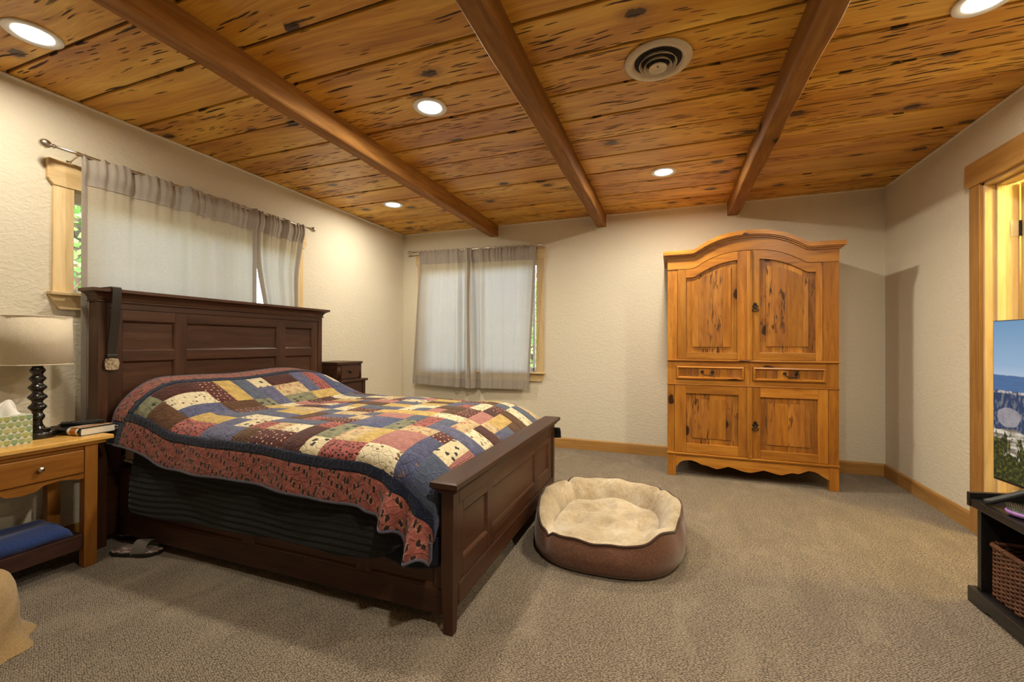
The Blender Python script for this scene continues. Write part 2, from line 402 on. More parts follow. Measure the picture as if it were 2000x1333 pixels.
# quilt fabrics: ground colour + a small print, mapped in metres over the quilt
def fabric(code, ground, print_col=None, kind='solid', scale=40, amount=.3, var=.14, col3=None):
    n = NT('quilt_'+code); uv = n.n('TexCoord').outputs['UV']; c = n.coord(src=uv)
    mott = n.noise(c, 26, 2, .62); fine = n.noise(c, 420, 0, .6)
    col = n.mix(n.step(n.math('ADD', n.math('MULTIPLY', mott,.75), n.math('MULTIPLY', fine,.25)), .34,.66), tuple(x*(1-var*1.6) for x in ground), tuple(min(1,x*(1+var)) for x in ground))
    wob = n.math('MULTIPLY', n.math('SUBTRACT', n.noise(c, scale*3.2, 2), .5), .35)
    if kind in ('spots','leaves','stars','flames'):
        sx = {'spots':(1,1,1),'leaves':(1,1.5,1),'stars':(1,1,1),'flames':(1.25,.62,1)}[kind]
        v = n.voro(n.coord(src=uv, scale=sx, rot=(0,0,.5 if kind=='leaves' else .2)), scale, 'F1', {'spots':.45,'flames':.55}.get(kind,.75))
        d = n.math('ADD', v.outputs['Distance'], wob)
        m = n.step(d, amount, amount*.72)
        if kind == 'leaves':
            keep = n.math('LESS_THAN', n.math('FRACT', n.math('MULTIPLY', v.outputs['Color'], 3.7)), .62); m = n.math('MULTIPLY', m, keep)
        if kind == 'flames':
            ring = n.math('MULTIPLY', n.step(d, amount*1.25, amount*1.05), .7); col = n.mix(n.math('MULTIPLY', ring, n.step(n.noise(c, 90, 1), .45, .6)), col, col3); col = n.mix(m, col, print_col)
        elif col3 is not None:
            sel = n.math('LESS_THAN', n.math('FRACT', n.math('MULTIPLY', v.outputs['Color'], 8.1)), .45)
            col = n.mix(m, col, n.mix(sel, print_col, col3))
        else: col = n.mix(m, col, print_col)
    elif kind == 'trees':
        v = n.voro(n.coord(src=uv, scale=(1,1,1)), scale, 'F1', .5)
        d = n.math('ADD', v.outputs['Distance'], n.math('MULTIPLY', wob, 1.8)); keep = n.math('LESS_THAN', n.math('FRACT', n.math('MULTIPLY', v.outputs['Color'], 3.7)), .5)
        col = n.mix(n.math('MULTIPLY', n.step(d, amount, amount*.8), keep), col, print_col)
    elif kind == 'check':
        sp = n.n('SeparateXYZ'); n.l(c, sp.inputs[0])
        a = n.math('SINE', n.math('MULTIPLY', sp.outputs[0], scale*6.283)); b = n.math('SINE', n.math('MULTIPLY', sp.outputs[1], scale*6.283))
        m = n.math('ADD', n.math('MULTIPLY', n.step(a,-.2,.2), .5), n.math('MULTIPLY', n.step(b,-.2,.2), .5))
        col = n.mix(n.math('MULTIPLY', m, amount), col, print_col)
    elif kind == 'stripe':
        w_ = n.noise(n.coord(src=uv, scale=(14,1,1)), scale, 3, .6, .5)
        col = n.mix(n.math('MULTIPLY', n.step(w_,.5,.62), amount), col, print_col)
    elif kind == 'marble':
        w_ = n.noise(c, scale, 5, .7, 1.2); col = n.mix(n.math('MULTIPLY', n.step(w_,.50,.66), amount), col, print_col)
        if col3 is not None: col = n.mix(n.step(n.noise(n.coord(src=uv, loc=(3,1,0)), scale*.6, 4, .6, .6), .60,.68), col, col3)
    # quilting stitches: wandering channels pressed into the cloth
    q = n.voro(c, 34, 'DISTANCE_TO_EDGE', 1.0); ch = n.step(q.outputs['Distance'], .0, .16)
    h = n.math('ADD', n.math('MULTIPLY', ch, .9), n.math('MULTIPLY', fine, .12))
    M['q_'+code] = n.done(col, .93, n.bump(h, .55, .005), .08, Sheen_Weight=.18)
fabric('N', (.012,.016,.034), (.03,.045,.10), 'marble', 60, .5)
fabric('A', (.27,.082,.066), (.028,.017,.016), 'flames', 30, .27, .2, (.48,.34,.19))   # red border print
fabric('Y', (.46,.32,.105), (.30,.19,.05), 'marble', 55, .4)
fabric('B', (.085,.038,.017), (.05,.022,.012), 'marble', 30, .6)
fabric('M', (.062,.020,.018), (.030,.010,.010), 'marble', 30, .7)
fabric('W', (.60,.525,.365), (.13,.085,.045), 'leaves', 30, .28, .08, (.30,.26,.15))
fabric('T', (.57,.485,.315), (.028,.026,.026), 'trees', 24, .30, .10)
fabric('R', (.32,.09,.08), (.030,.012,.015), 'stars', 44, .28, .15)
fabric('P', (.40,.19,.165), (.24,.075,.070), 'check', 120, .7)
fabric('Q', (.34,.155,.13), (.13,.022,.024), 'check', 95, .9)
fabric('G', (.185,.185,.115), (.030,.036,.034), 'trees', 20, .27, .2)
fabric('U', (.085,.088,.155), (.15,.155,.27), 'marble', 42, .7)
fabric('V', (.050,.060,.135), (.20,.22,.34), 'marble', 70, .6)
fabric('L', (.050,.055,.125), (.22,.23,.33), 'stripe', 60, .75)
fabric('S', (.080,.092,.140), (.055,.064,.105), 'marble', 60, .5)
fabric('F', (.47,.355,.20), (.34,.075,.055), 'leaves', 26, .30, .14, (.30,.25,.13))
fabric('D', (.085,.022,.022), (.56,.40,.24), 'spots', 34, .17, .18)
fabric('X', (.060,.066,.130), (.10,.11,.20), 'marble', 30, .7, .14, (.26,.13,.05))
fabric('K', (.040,.052,.092), (.13,.15,.21), 'check', 130, .35)
cloth('binding', (.090,.085,.120), .9, .15, 300)

# ------------------------------------------------------------------ the room
def struct(o): return tag(o, kind='structure')
WT = .14                                        # wall thickness
WIN_L = dict(a=1.386, b=2.890, z0=1.405, z1=1.980)        # opening in the left wall (y range)
WIN_B = dict(a=-2.835, b=-1.395, z0=.812, z1=2.062)       # opening in the back wall (x range)
DOOR = dict(a=2.50, b=3.325, z1=2.085)                    # opening in the right wall
def wall_with_hole(name, plane, lo, hi, hole, mat, z1=H+.05):
    """plane 'x' wall: lo/hi = (x0,x1,y0,y1)"""
    bm = BM(); x0,x1,y0,y1 = lo
    a, b, z0, zt = hole
    if plane == 'x': segs = [(x0,x1,y0,a,0,z1),(x0,x1,b,y1,0,z1),(x0,x1,a,b,zt,z1)] + ([(x0,x1,a,b,0,z0)] if z0 > 0 else [])
    else: segs = [(x0,a,y0,y1,0,z1),(b,x1,y0,y1,0,z1),(a,b,y0,y1,zt,z1)] + ([(a,b,y0,y1,0,z0)] if z0 > 0 else [])
    for s in segs: bx(bm, *s)
    return struct(obj(name, bm, mat))
wall_left = wall_with_hole('wall_left', 'x', (XL-WT, XL, YF_, YB), None, (WIN_L['a'],WIN_L['b'],WIN_L['z0'],WIN_L['z1']), M['wall_paint'])
wall_back = wall_with_hole('wall_back', 'y', (XL-WT, XR+WT, YB, YB+WT), None, (WIN_B['a'],WIN_B['b'],WIN_B['z0'],WIN_B['z1']), M['wall_paint'])
wall_right = wall_with_hole('wall_right', 'x', (XR, XR+WT, YF_, YB), None, (DOOR['a'],DOOR['b'],0,DOOR['z1']), M['wall_paint'])
wall_front = struct(box('wall_front', XL-WT, XR+WT, YF_-WT, YF_, 0, H+.05, M['wall_paint'], bevel=0))
# carpet: real surface, gently uneven
bm = BM(); nx, ny = 90, 110
def floor_pt(a, b):
    x = XL+(XR-XL)*a; y = YF_+(YB-YF_)*b
    return (x, y, 0)
grid(bm, [[floor_pt(i/nx, j/ny) for j in range(ny+1)] for i in range(nx+1)])
floor = struct(obj('floor', bm, M['carpet']))
# ceiling: dark backing with shiplap boards and beams below it
ceiling = struct(box('ceiling', XL-WT, XR+WT, YF_-WT, YB+WT, H+.012, H+.06, M['groove'], bevel=0))
PW, J0 = .2858, 4.551
bm = BM(); L_ = XR-XL+.02
bx(bm, 0, L_, 0, PW-.017, 0, .018)
for v in bm.verts: pass
plank_mesh_obj = obj('plank', bm, M['pecky_cedar'], bevel=.0022, seg=1)
pm = plank_mesh_obj.data
k = 0; y = J0 + .01 - PW
while y > YF_-.1:
    o = plank_mesh_obj if k == 0 else link(bpy.data.objects.new('plank', pm))
    o.parent = ceiling; o.location = (XL-.01, y, H-.003 + .0015*((k*7)%3)); k += 1; y -= PW
for i, bxc in enumerate((-1.905, -.680, .553)):
    bm = BM(); n = 60; x0, x1 = bxc-.048, bxc+.048; zb, zt = 2.352, H+.012
    rg = random.Random(50+i)
    ph = [rg.uniform(0,6) for _ in range(6)]
    rings = []
    for j in range(n+1):
        y = YF_ + (YB-YF_)*j/n
        e = [.0022*math.sin(y*5.1+ph[q])+.0014*math.sin(y*13.7+ph[q+2]) for q in range(4)]
        c_ = .007
        sec = [(x0+e[0], zt), (x0+e[0], zb+c_+e[1]), (x0+c_+e[0], zb+e[1]), (x1-c_+e[2], zb+e[3]), (x1+e[2], zb+c_+e[3]), (x1+e[2], zt)]
        rings.append([bm.verts.new((p[0], y, p[1])) for p in sec])
    for A, B in zip(rings, rings[1:]):
        for q in range(6): bm.faces.new((A[q], B[q], B[(q+1)%6], A[(q+1)%6]))
    bm.faces.new(rings[0]); bm.faces.new(rings[-1][::-1])
    obj('beam', bm, M['beam_wood'], ceiling)
# caulk bead where the boards meet the walls, and around each beam end
cb = .013
struct(box('trim_1', XL, XL+cb, YF_, YB, H-.016, H-.002, M['caulk'], bevel=.003, seg=1))
struct(box('trim_2', XR-cb, XR, YF_, YB, H-.016, H-.002, M['caulk'], bevel=.003, seg=1))
bm = BM(); xs = [XL] ; edges = []
cuts = [(-1.905-.054, -1.905+.054), (-.68-.054, -.68+.054), (.553-.054, .553+.054)]
p = XL
for a, b in cuts:
    bx(bm, p, a, YB-cb, YB, H-.016, H-.002)
    bx(bm, a, a+.007, YB-cb, YB, 2.344, H-.002); bx(bm, b-.007, b, YB-cb, YB, 2.344, H-.002); bx(bm, a+.007, b-.007, YB-cb, YB, 2.344, 2.352)
    p = b
bx(bm, p, XR, YB-cb, YB, H-.016, H-.002)
struct(obj('trim_3', bm, M['caulk']))
# baseboards
BH, BT = .108, .015
def baseboard(name, axis, a, b, wall):
    pr = [(0,0),(BT,0),(BT,BH-.012),(BT-.004,BH-.003),(BT-.009,BH),(0,BH)]
    bm = BM()
    if axis == 'x': prism(bm, [(YB-p[0], p[1]) for p in pr], 'x', a, b)
    elif wall == 'R': prism(bm, [(XR-p[0], p[1]) for p in pr], 'y', a, b)
    else: prism(bm, [(XL+p[0], p[1]) for p in pr], 'y', a, b)
    return struct(obj(name, bm, M['pine_base' if axis == 'x' else 'pine_base_y']))
baseboard('baseboard_back', 'x', XL, XR, 'B')
baseboard('baseboard_left', 'y', YF_, YB-BT, 'L')
baseboard('baseboard_right', 'y', DOOR['b']+.09, YB-BT, 'R')
baseboard('baseboard_right_near', 'y', YF_, DOOR['a']-.09, 'R')

# ------------------------------------------------------------------ windows
def window_left():
    a, b, z0, z1 = WIN_L['a'], WIN_L['b'], WIN_L['z0'], WIN_L['z1']; x = XL
    root = struct(box('window_1', x-.085, x-.055, a, b, z1-.062, z1, M['vinyl_white'], bevel=.004))
    for p in ((a,a+.018,z0,z1-.06),(b-.045,b,z0,z1-.06),((a+b)/2-.02,(a+b)/2+.02,z0+.02,z1-.06)): box('window_frame', x-.085, x-.055, p[0], p[1], p[2], p[3], M['vinyl_white'], root, .004)
    box('window_frame', x-.085, x-.055, a, b, z0, z0+.018, M['vinyl_white'], root, .003)
    for (p, q) in ((a+.018,(a+b)/2-.02),((a+b)/2+.02,b-.045)): box('pane', x-.073, x-.069, p, q, z0+.018, z1-.06, M['window_glass'], root, 0)
    # jamb liner
    box('jamb', x-WT, x+.001, a-.012, a+.002, z0, z1, M['pine_trim_z'], root, .002); box('jamb', x-WT, x+.001, b-.002, b+.012, z0, z1, M['pine_trim_z'], root, .002)
    box('jamb', x-WT, x+.001, a, b, z1-.002, z1+.012, M['pine_trim_y'], root, .002)
    # casing, horned head, stool and apron
    box('casing', x, x+.020, a-.086, a, z0-.004, z1, M['pine_trim_z'], root, .003); box('casing', x, x+.020, b, b+.086, z0-.004, z1, M['pine_trim_z'], root, .003)
    bm = BM(); y0, y1 = a-.112, b+.116
    prism(bm, [(y0+.026,z1-.002),(y1-.026,z1-.002),(y1,z1+.032),(y1,z1+.138),(y0,z1+.138),(y0,z1+.032)], 'x', x, x+.026)
    obj('head_casing', bm, M['pine_trim_y'], root, bevel=.002, seg=1)
    box('stool', x-.05, x+.050, a-.104, b+.104, z0-.022, z0-.002, M['pine_trim_y'], root, .005)
    bm = BM(); prism(bm, [(a-.10,z0-.022),(b+.10,z0-.022),(b+.058,z0-.098),(a-.058,z0-.098)], 'x', x, x+.020)
    obj('apron', bm, M['pine_trim_y'], root, bevel=.002, seg=1)
def window_back():
    a, b, z0, z1 = WIN_B['a'], WIN_B['b'], WIN_B['z0'], WIN_B['z1']; y = YB
    root = struct(box('window_2', a, b, y+.055, y+.085, z1-.05, z1, M['vinyl_white'], bevel=.004))
    for p in ((a,a+.045,z0,z1-.05),(b-.012,b,z0,z1-.05),((a+b)/2-.02,(a+b)/2+.02,z0+.04,z1-.05),(b-.062,b-.040,z0,z1-.05)): box('window_frame', p[0], p[1], y+.055, y+.085, p[2], p[3], M['vinyl_white'], root, .004)
    box('window_frame', a, b, y+.055, y+.085, z0, z0+.04, M['vinyl_white'], root, .003)
    for (p, q) in ((a+.045,(a+b)/2-.02),((a+b)/2+.02,b-.012)): box('pane', p, q, y+.069, y+.073, z0+.04, z1-.05, M['window_glass'], root, 0)
    box('jamb', a-.012, a+.002, y-.001, y+WT, z0, z1, M['pine_trim_z'], root, .002); box('jamb', b-.002, b+.012, y-.001, y+WT, z0, z1, M['pine_trim_z'], root, .002)
    box('jamb', a, b, y-.001, y+WT, z1-.002, z1+.012, M['pine_trim'], root, .002)
    box('casing', a-.086, a, y-.020, y, z0-.004, z1, M['pine_trim_z'], root, .003); box('casing', b, b+.086, y-.020, y, z0-.004, z1, M['pine_trim_z'], root, .003)
    bm = BM(); x0, x1 = a-.108, b+.101
    prism(bm, [(x0+.02,z1-.002),(x1-.02,z1-.002),(x1,z1+.030),(x1,z1+.136),(x0,z1+.136),(x0,z1+.030)], 'y', y-.026, y)
    obj('head_casing', bm, M['pine_trim'], root, bevel=.002, seg=1)
    box('stool', a-.10, b+.10, y-.048, y+.05, z0-.020, z0-.002, M['pine_trim'], root, .005)
    bm = BM(); prism(bm, [(a-.09,z0-.02),(b+.09,z0-.02),(b+.066,z0-.105),(a-.066,z0-.105)], 'y', y-.020, y)
    obj('apron', bm, M['pine_trim'], root, bevel=.002, seg=1)
window_left(); window_back()

# ------------------------------------------------------------------ doorway in the right wall and the lit hall beyond
def doorway():
    a, b, zt = DOOR['a'], DOOR['b'], DOOR['z1']; x = XR
    root = struct(box('door_1', x-.002, x+WT+.004, b-.018, b, 0, zt, M['pine_trim_z'], bevel=.002))       # far jamb
    box('jamb', x-.002, x+WT+.004, a, a+.018, 0, zt, M['pine_trim_z'], root, .002)
    box('head_jamb', x-.002, x+WT+.004, a, b, zt-.018, zt, M['pine_trim_y'], root, .002)
    box('door_stop', x+.048, x+.084, b-.030, b-.018, 0, zt-.018, M['pine_trim_z'], root, .003)
    box('door_stop', x+.048, x+.084, a+.018, b-.03, zt-.030, zt-.018, M['pine_trim_y'], root, .003)
    box('casing', x-.020, x, b-.004, b+.086, 0, zt, M['pine_base_z'], root, .003); box('casing', x-.020, x, a-.086, a+.004, 0, zt, M['pine_base_z'], root, .003)
    bm = BM(); y0, y1 = a-.116, b+.118
    prism(bm, [(y0+.030,zt-.004),(y1-.030,zt-.004),(y1,zt+.012),(y1,zt+.142),(y0,zt+.142),(y0,zt+.012)], 'x', x-.026, x)
    obj('head_casing', bm, M['pine_base_y'], root, bevel=.002, seg=1)
    box('casing', x+WT, x+WT+.018, b-.004, b+.086, 0, zt, M['pine_trim_z'], root, .003)
    # open leaf, swung into the hall, with its hinges
    lf = box('door_leaf', x+WT+.018, x+WT+.018+.74, b-.052, b-.014, .012, zt-.022, M['pine_trim_z'], root, .003)
    for zc in (1.80, 1.02, .25):
        bm = BM(); hx = x+WT+.010
        bx(bm, hx-.040, hx-.004, b-.0205, b-.0175, zc-.045, zc+.045); obj('hinge_plate', bm, M['almond_enamel'], root)
        bm = BM()
        for q in range(5):
            z_ = zc-.045+q*.018; lathe_prof = [(0,0),(.0065,0),(.0065,.0165),(0,.0165)]
            lathe(bm, lathe_prof, hx, b-.024, 12, z_)
        obj('hinge_barrel', bm, M['bronze'], root)
        bm = BM(); bx(bm, hx+.006, hx+.040, b-.0545, b-.0515, zc-.045, zc+.045); obj('hinge_leaf', bm, M['bronze'], root)
    # hall shell
    hx0, hx1, hy0, hy1 = XR+WT, XR+1.55, 1.6, 4.3
    struct(box('wall_hall_far', hx1, hx1+.1, hy0, hy1, 0, H+.05, M['hall_paint'], bevel=0))
    struct(box('wall_hall_left', hx0, hx1, hy1, hy1+.1, 0, H+.05, M['hall_paint'], bevel=0))
    struct(box('wall_hall_right', hx0, hx1, hy0-.1, hy0, 0, H+.05, M['hall_paint'], bevel=0))
    struct(box('ceiling_hall', hx0, hx1, hy0-.1, hy1+.1, H, H+.05, M['hall_paint'], bevel=0))
    struct(box('floor_hall', XR, hx1, hy0-.1, hy1+.1, -.03, -.001, M['carpet'], bevel=0))
    t = thing('hall_ceiling_lamp', (XR+.85, 2.75, H), 'warm ceiling lamp of the hall beyond the doorway', 'lamp')
    bm = BM(); lathe(bm, [(0,-.001),(.10,-.001),(.10,-.02),(.085,-.03)], XR+.85, 2.75, 28, H); obj('canopy', bm, M['bronze'], t, True)
    bm = BM(); lathe(bm, [(.09,-.025),(.125,-.04),(.11,-.085),(.06,-.11),(0,-.115)], XR+.85, 2.75, 28, H); obj('shade', bm, M['hall_glow'], t, True)
    ld = bpy.data.lights.new('hall_bulb', 'POINT'); ld.energy = HALL_W; ld.color = (1,.81,.27); ld.shadow_soft_size = .10
    lo = bpy.data.objects.new('hall_bulb', ld); link(lo, t); lo.location = (0,0,-.20)
emis('hall_glow', (1,.80,.40), 4.0)
doorway()

# ------------------------------------------------------------------ ceiling lights and vent
def recessed(x, y, label, power=1.0):
    t = thing('recessed_light', (x, y, H), label, 'ceiling light', 'recessed ceiling lights')
    bm = BM(); lathe(bm, [(.094,.002),(.096,-.004),(.092,-.0075),(.080,-.008),(.068,-.006),(.064,-.001),(.064,.002)], x, y, 48, H-.003, cap=False)
    obj('trim_ring', bm, M['white_enamel'], t, True)
    bm = BM(); lathe(bm, [(0,-.0055),(.064,-.0045),(.064,-.002),(0,-.002)], x, y, 40, H-.003)
    obj('lens', bm, M['lens_glow'], t, True)
    ld = bpy.data.lights.new('downlight', 'AREA'); ld.shape = 'DISK'; ld.size = .115; ld.energy = LAMP_W*power; ld.color = LAMP_COL; ld.spread = math.radians(175)
    lo = bpy.data.objects.new('downlight', ld); link(lo, t); lo.location = (0,0,-.0125)
    return t
recessed(-2.62, 1.02, 'recessed ceiling light near the wall at the top left corner', .42)
recessed(-1.291, 2.121, 'glaring recessed ceiling light between the first two beams')
recessed(-2.537, 3.499, 'small far recessed ceiling light left of all the beams', .62)
recessed(-.054, 3.551, 'recessed ceiling light in front of the armoire')
recessed(1.148, 2.196, 'recessed ceiling light right of all the beams near the doorway')
recessed(-.054, .72, 'recessed ceiling light above the camera end of the room')

def vent(x, y):
    t = thing('air_vent', (x, y, H), 'round almond metal ceiling diffuser with nested cones', 'air vent')
    z = H-.004
    bm = BM(); lathe(bm, [(.150,.004),(.155,-.001),(.153,-.007),(.142,-.012),(.125,-.013),(.112,-.009),(.106,.002)], x, y, 56, z, cap=False)
    obj('flange', bm, M['almond_enamel'], t, True)
    bm = BM(); lathe(bm, [(0,-.0015),(.112,-.0015),(.112,.0),(0,.0)], x, y, 40, z); obj('duct', bm, M['duct_dark'], t)  # flat near-black disc paints the shade inside the vent opening
    for r, zz in ((.086,-.022),(.063,-.031)):
        bm = BM(); lathe(bm, [(r-.010,zz+.016),(r-.004,zz+.005),(r,zz),(r+.001,zz+.0025),(r-.003,zz+.008),(r-.009,zz+.018)], x, y, 48, z, cap=False)
        obj('cone_ring', bm, M['almond_enamel'], t, True)
    bm = BM(); lathe(bm, [(0,-.028),(.018,-.030),(.036,-.038),(.042,-.038),(.042,-.035),(.028,-.024),(0,-.018)], x, y, 40, z); obj('center_cone', bm, M['almond_enamel'], t, True)
    bm = BM(); lathe(bm, [(0,-.0315),(.004,-.0310),(.004,-.026),(0,-.026)], x, y, 10, z); obj('screw', bm, M['iron'], t)
vent(-.059, 2.143)

# ------------------------------------------------------------------ curtains on rods
def rod(name, label, p0, p1, wall_dir, bracket_ts, finials=True, size=1.0):
    p0, p1 = Vector(p0), Vector(p1); d = (p1-p0).normalized(); wd = Vector(wall_dir)
    t = thing(name, p0, label, 'curtain rod')
    bm = BM(); tube(bm, [p0+(p1-p0)*(i/12) for i in range(13)], .0075, 12); obj('pole', bm, M['nickel'], t, True)
    for e, s in ((p0,-1),(p1,1)):
        prof = [(0,.0),(.010,.001),(.012,.006),(.008,.010),(.010,.016),(.020*size,.028),(.023*size,.040),(.020*size,.052),(.010,.063),(0,.066)]
        bm = BM(); lathe(bm, prof, 0, 0, 20)
        q = (d*s).to_track_quat('Z','Y').to_matrix().to_4x4(); bmesh.ops.transform(bm, matrix=Matrix.Translation(e) @ q, verts=bm.verts)
        obj('finial', bm, M['nickel'], t, True)
    for tt in bracket_ts:
        c = p0+(p1-p0)*tt; bm = BM()
        tube(bm, [c+Vector((0,0,-.010)), c+wd*.03+Vector((0,0,-.016)), c+wd*.07+Vector((0,0,-.03)), c+wd*.095+Vector((0,0,-.045))], .0045, 8)
        side = d*.011; w0 = c+wd*.092+Vector((0,0,-.075)); 
        vs = [w0-side, w0+side, w0+side+Vector((0,0,.05)), w0-side+Vector((0,0,.05))]
        A = [bm.verts.new(v) for v in vs]; B = [bm.verts.new(v+wd*.006) for v in vs]
        bm.faces.new(A); bm.faces.new(B[::-1])
        for k in range(4): bm.faces.new((A[k],B[k],B[(k+1)%4],A[(k+1)%4]))
        tube(bm, [c+Vector((0,0,0))+d*(-.010), c+d*.010], .0115, 10)
        obj('bracket', bm, M['nickel'], t)
    return t
def curtain(name, label, edge_l, edge_r, ztop, zbot, place, gathers, amp, seed, hem=.10, header=.165, nu=150, nv=44, fold_fn=None):
    """edge_l/edge_r: functions v(0 top..1 bottom) -> coordinate along the wall; place(c, depth, z) -> world point.
       depth grows toward the room."""
    rg = random.Random(seed); ks = [(rg.uniform(.7,1.3)*gathers*(1,1.7,2.6)[q], rg.uniform(0,6.28), (1,.55,.3)[q]) for q in range(3)]
    def depth(u, v):
        g = sum(a*math.sin(2*PI*k*u+p+.5*math.sin(3*u+2.2*v)) for k, p, a in ks)/1.85
        loose = .45+.55*math.exp(-v*2.4)              # tight pleats at the rod relax downwards
        f = amp*loose*g + .0055*math.exp(-v*9)*math.sin(2*PI*gathers*4.3*u+2*math.sin(5*u))
        if fold_fn: f += fold_fn(u, v)
        return f
    def zt(u): return ztop(u) if callable(ztop) else ztop
    def zb(u): return zbot(u) if callable(zbot) else zbot
    def S(u, v, off=0.0):
        c = edge_l(v)+(edge_r(v)-edge_l(v))*u
        z = zt(u)+(zb(u)-zt(u))*v
        if v < .001: z += .004*math.sin(u*gathers*14)
        return place(c, depth(u, v)+off, z)
    root = thing(name, place(edge_l(0), 0, zb(0)), label, 'curtain', 'grey window curtains')
    bm = BM(); grid(bm, [[S(i/(nu-1), j/(nv-1)) for j in range(nv)] for i in range(nu)])
    obj('panel', bm, M['curtain'], root, True)
    Ht = zt(.5)-zb(.5)
    bm = BM(); n2 = 8
    grid(bm, [[S(i/(nu-1), header/Ht*j/(n2-1), .016*math.sin(PI*min(1,(j/(n2-1))*1.15+.0))+.004) for j in range(n2)] for i in range(nu)])
    obj('rod_pocket', bm, M['curtain_double'], root, True)
    bm = BM(); grid(bm, [[S(i/(nu-1), 1-hem/Ht*j/5, .0035) for j in range(6)] for i in range(nu)]); obj('hem', bm, M['curtain_double'], root, True)
    w_ = .028/abs(edge_r(.5)-edge_l(.5))
    for a in (0.0, 1.0-w_):
        bm = BM(); grid(bm, [[S(a+w_*i/3, j/(nv-1), .003) for j in range(nv)] for i in range(4)]); obj('side_hem', bm, M['curtain_double'], root, True)
    return root
RX = XL+.100
rod('curtain_rod', 'brushed nickel curtain rod on the wall behind the headboard', (RX,1.272,2.158), (RX,2.965,2.154), (-1,0,0), (.055,.955))
PLX = lambda c, d, z: (RX+d, c, z)
curtain('curtain', 'long grey curtain panel covering most of the window behind the headboard',
        lambda v: 1.381+.004*v, lambda v: 2.432+.012*v, 2.168, .66, PLX, 5.5, .017, 3,
        fold_fn=lambda u, v: .022*math.exp(-((u-.52)/.03)**2)*math.exp(-v*1.6))
curtain('curtain', 'narrow grey curtain panel at the right end of the window behind the headboard',
        lambda v: 2.428+.10*smooth01(.18,.62,v), lambda v: 2.893-.062*smooth01(.04,.34,v)+.01*v, 2.166, .66, PLX, 4.2, .019, 8, nu=100)
RY = YB-.085
rod('curtain_rod', 'brushed nickel curtain rod on the back wall left of the armoire', (-2.955,RY,2.232), (-1.365,RY,2.203), (0,1,0), (.055,.97), size=.85)
PLY = lambda c, d, z: (c, RY-d, z)
def zrod(c): return 2.242-.0182*(c+2.955)
curtain('curtain', 'left grey curtain panel of the back wall window',
        lambda v: -2.838-.100*v, lambda v: -2.170+.012*v, lambda u: zrod(-2.84+.62*u), lambda u: .640-.030*u, PLY, 5.0, .014, 12,
        fold_fn=lambda u, v: (.034*math.sin((u-.74)/.26*2*PI*1.5+.4)*smooth01(.70,.80,u)+.012)*(.35+.65*smooth01(0,.4,v)), nu=150)
curtain('curtain', 'right grey curtain panel of the back wall window',
        lambda v: -2.235+.055*v, lambda v: -1.372-.092*v, lambda u: zrod(-2.23+.86*u), lambda u: .612+.008*u, lambda c, d, z: (c, RY-d+.012, z), 5.5, .012, 17,
        fold_fn=lambda u, v: .034*math.sin(u/.27*2*PI*1.5)*smooth01(.30,.20,u)*(.35+.65*smooth01(0,.4,v))-.010*u*v, nu=160)

# ------------------------------------------------------------------ trees outside the windows
def tree(label, x, y, h, crown_r, seed, n, zc, group=None):
    rg = random.Random(seed); t = thing('garden_tree', (x, y, -1.2), label, 'tree')
    bm = BM(); tube(bm, [(x,y,-1.2),(x+.05,y,.3),(x-.03,y+.04,1.6),(x,y,h*.9)], [.13,.11,.08,.02], 10); obj('trunk', bm, M['bark'], t, True)
    bm = BM()
    for k in range(26):
        a = rg.uniform(0,2*PI); z = rg.uniform(.2,h*.8); r = crown_r*rg.uniform(.5,.95)
        tube(bm, [(x,y,z-.3),(x+r*.5*math.cos(a),y+r*.5*math.sin(a),z+.05),(x+r*math.cos(a),y+r*math.sin(a),z+.1)], [.03,.018,.006], 5)
    obj('branches', bm, M['bark'], t)
    bm = BM()
    for k in range(n):
        a = rg.uniform(0,2*PI); rr = crown_r*math.sqrt(rg.uniform(.05,1)); z = zc+rg.uniform(-1,1)*h*.5
        rr *= max(.25, 1-abs(z-zc)/(h*.62))
        c = Vector((x+rr*math.cos(a), y+rr*math.sin(a), z)); d = Vector((rg.uniform(-1,1),rg.uniform(-1,1),rg.uniform(-.8,.5))).normalized()
        s = d.cross(Vector((rg.uniform(-1,1),rg.uniform(-1,1),rg.uniform(-1,1)))).normalized(); L2, W2 = rg.uniform(.05,.10), rg.uniform(.018,.034)
        v = [bm.verts.new(c), bm.verts.new(c+d*L2*.5+s*W2), bm.verts.new(c+d*L2), bm.verts.new(c+d*L2*.5-s*W2)]; bm.faces.new(v)
    f = obj('foliage', bm, M['leaf_green'], t); f['kind'] = 'stuff'
tree('sunlit green tree outside the window behind the headboard', XL-2.3, 2.40, 3.6, 1.10, 4, 9000, 1.3)
tree('leafy tree with bare twigs outside the back wall window', -2.25, YB+2.6, 3.2, 1.05, 9, 5200, .6)
struct(box('ground_outside', -16, 10, YB+.3, 16, -1.25, -1.2, M['soil'], bevel=0)); struct(box('ground_side', -16, XL-.3, -8, YB+.3, -1.25, -1.2, M['soil'], bevel=0))

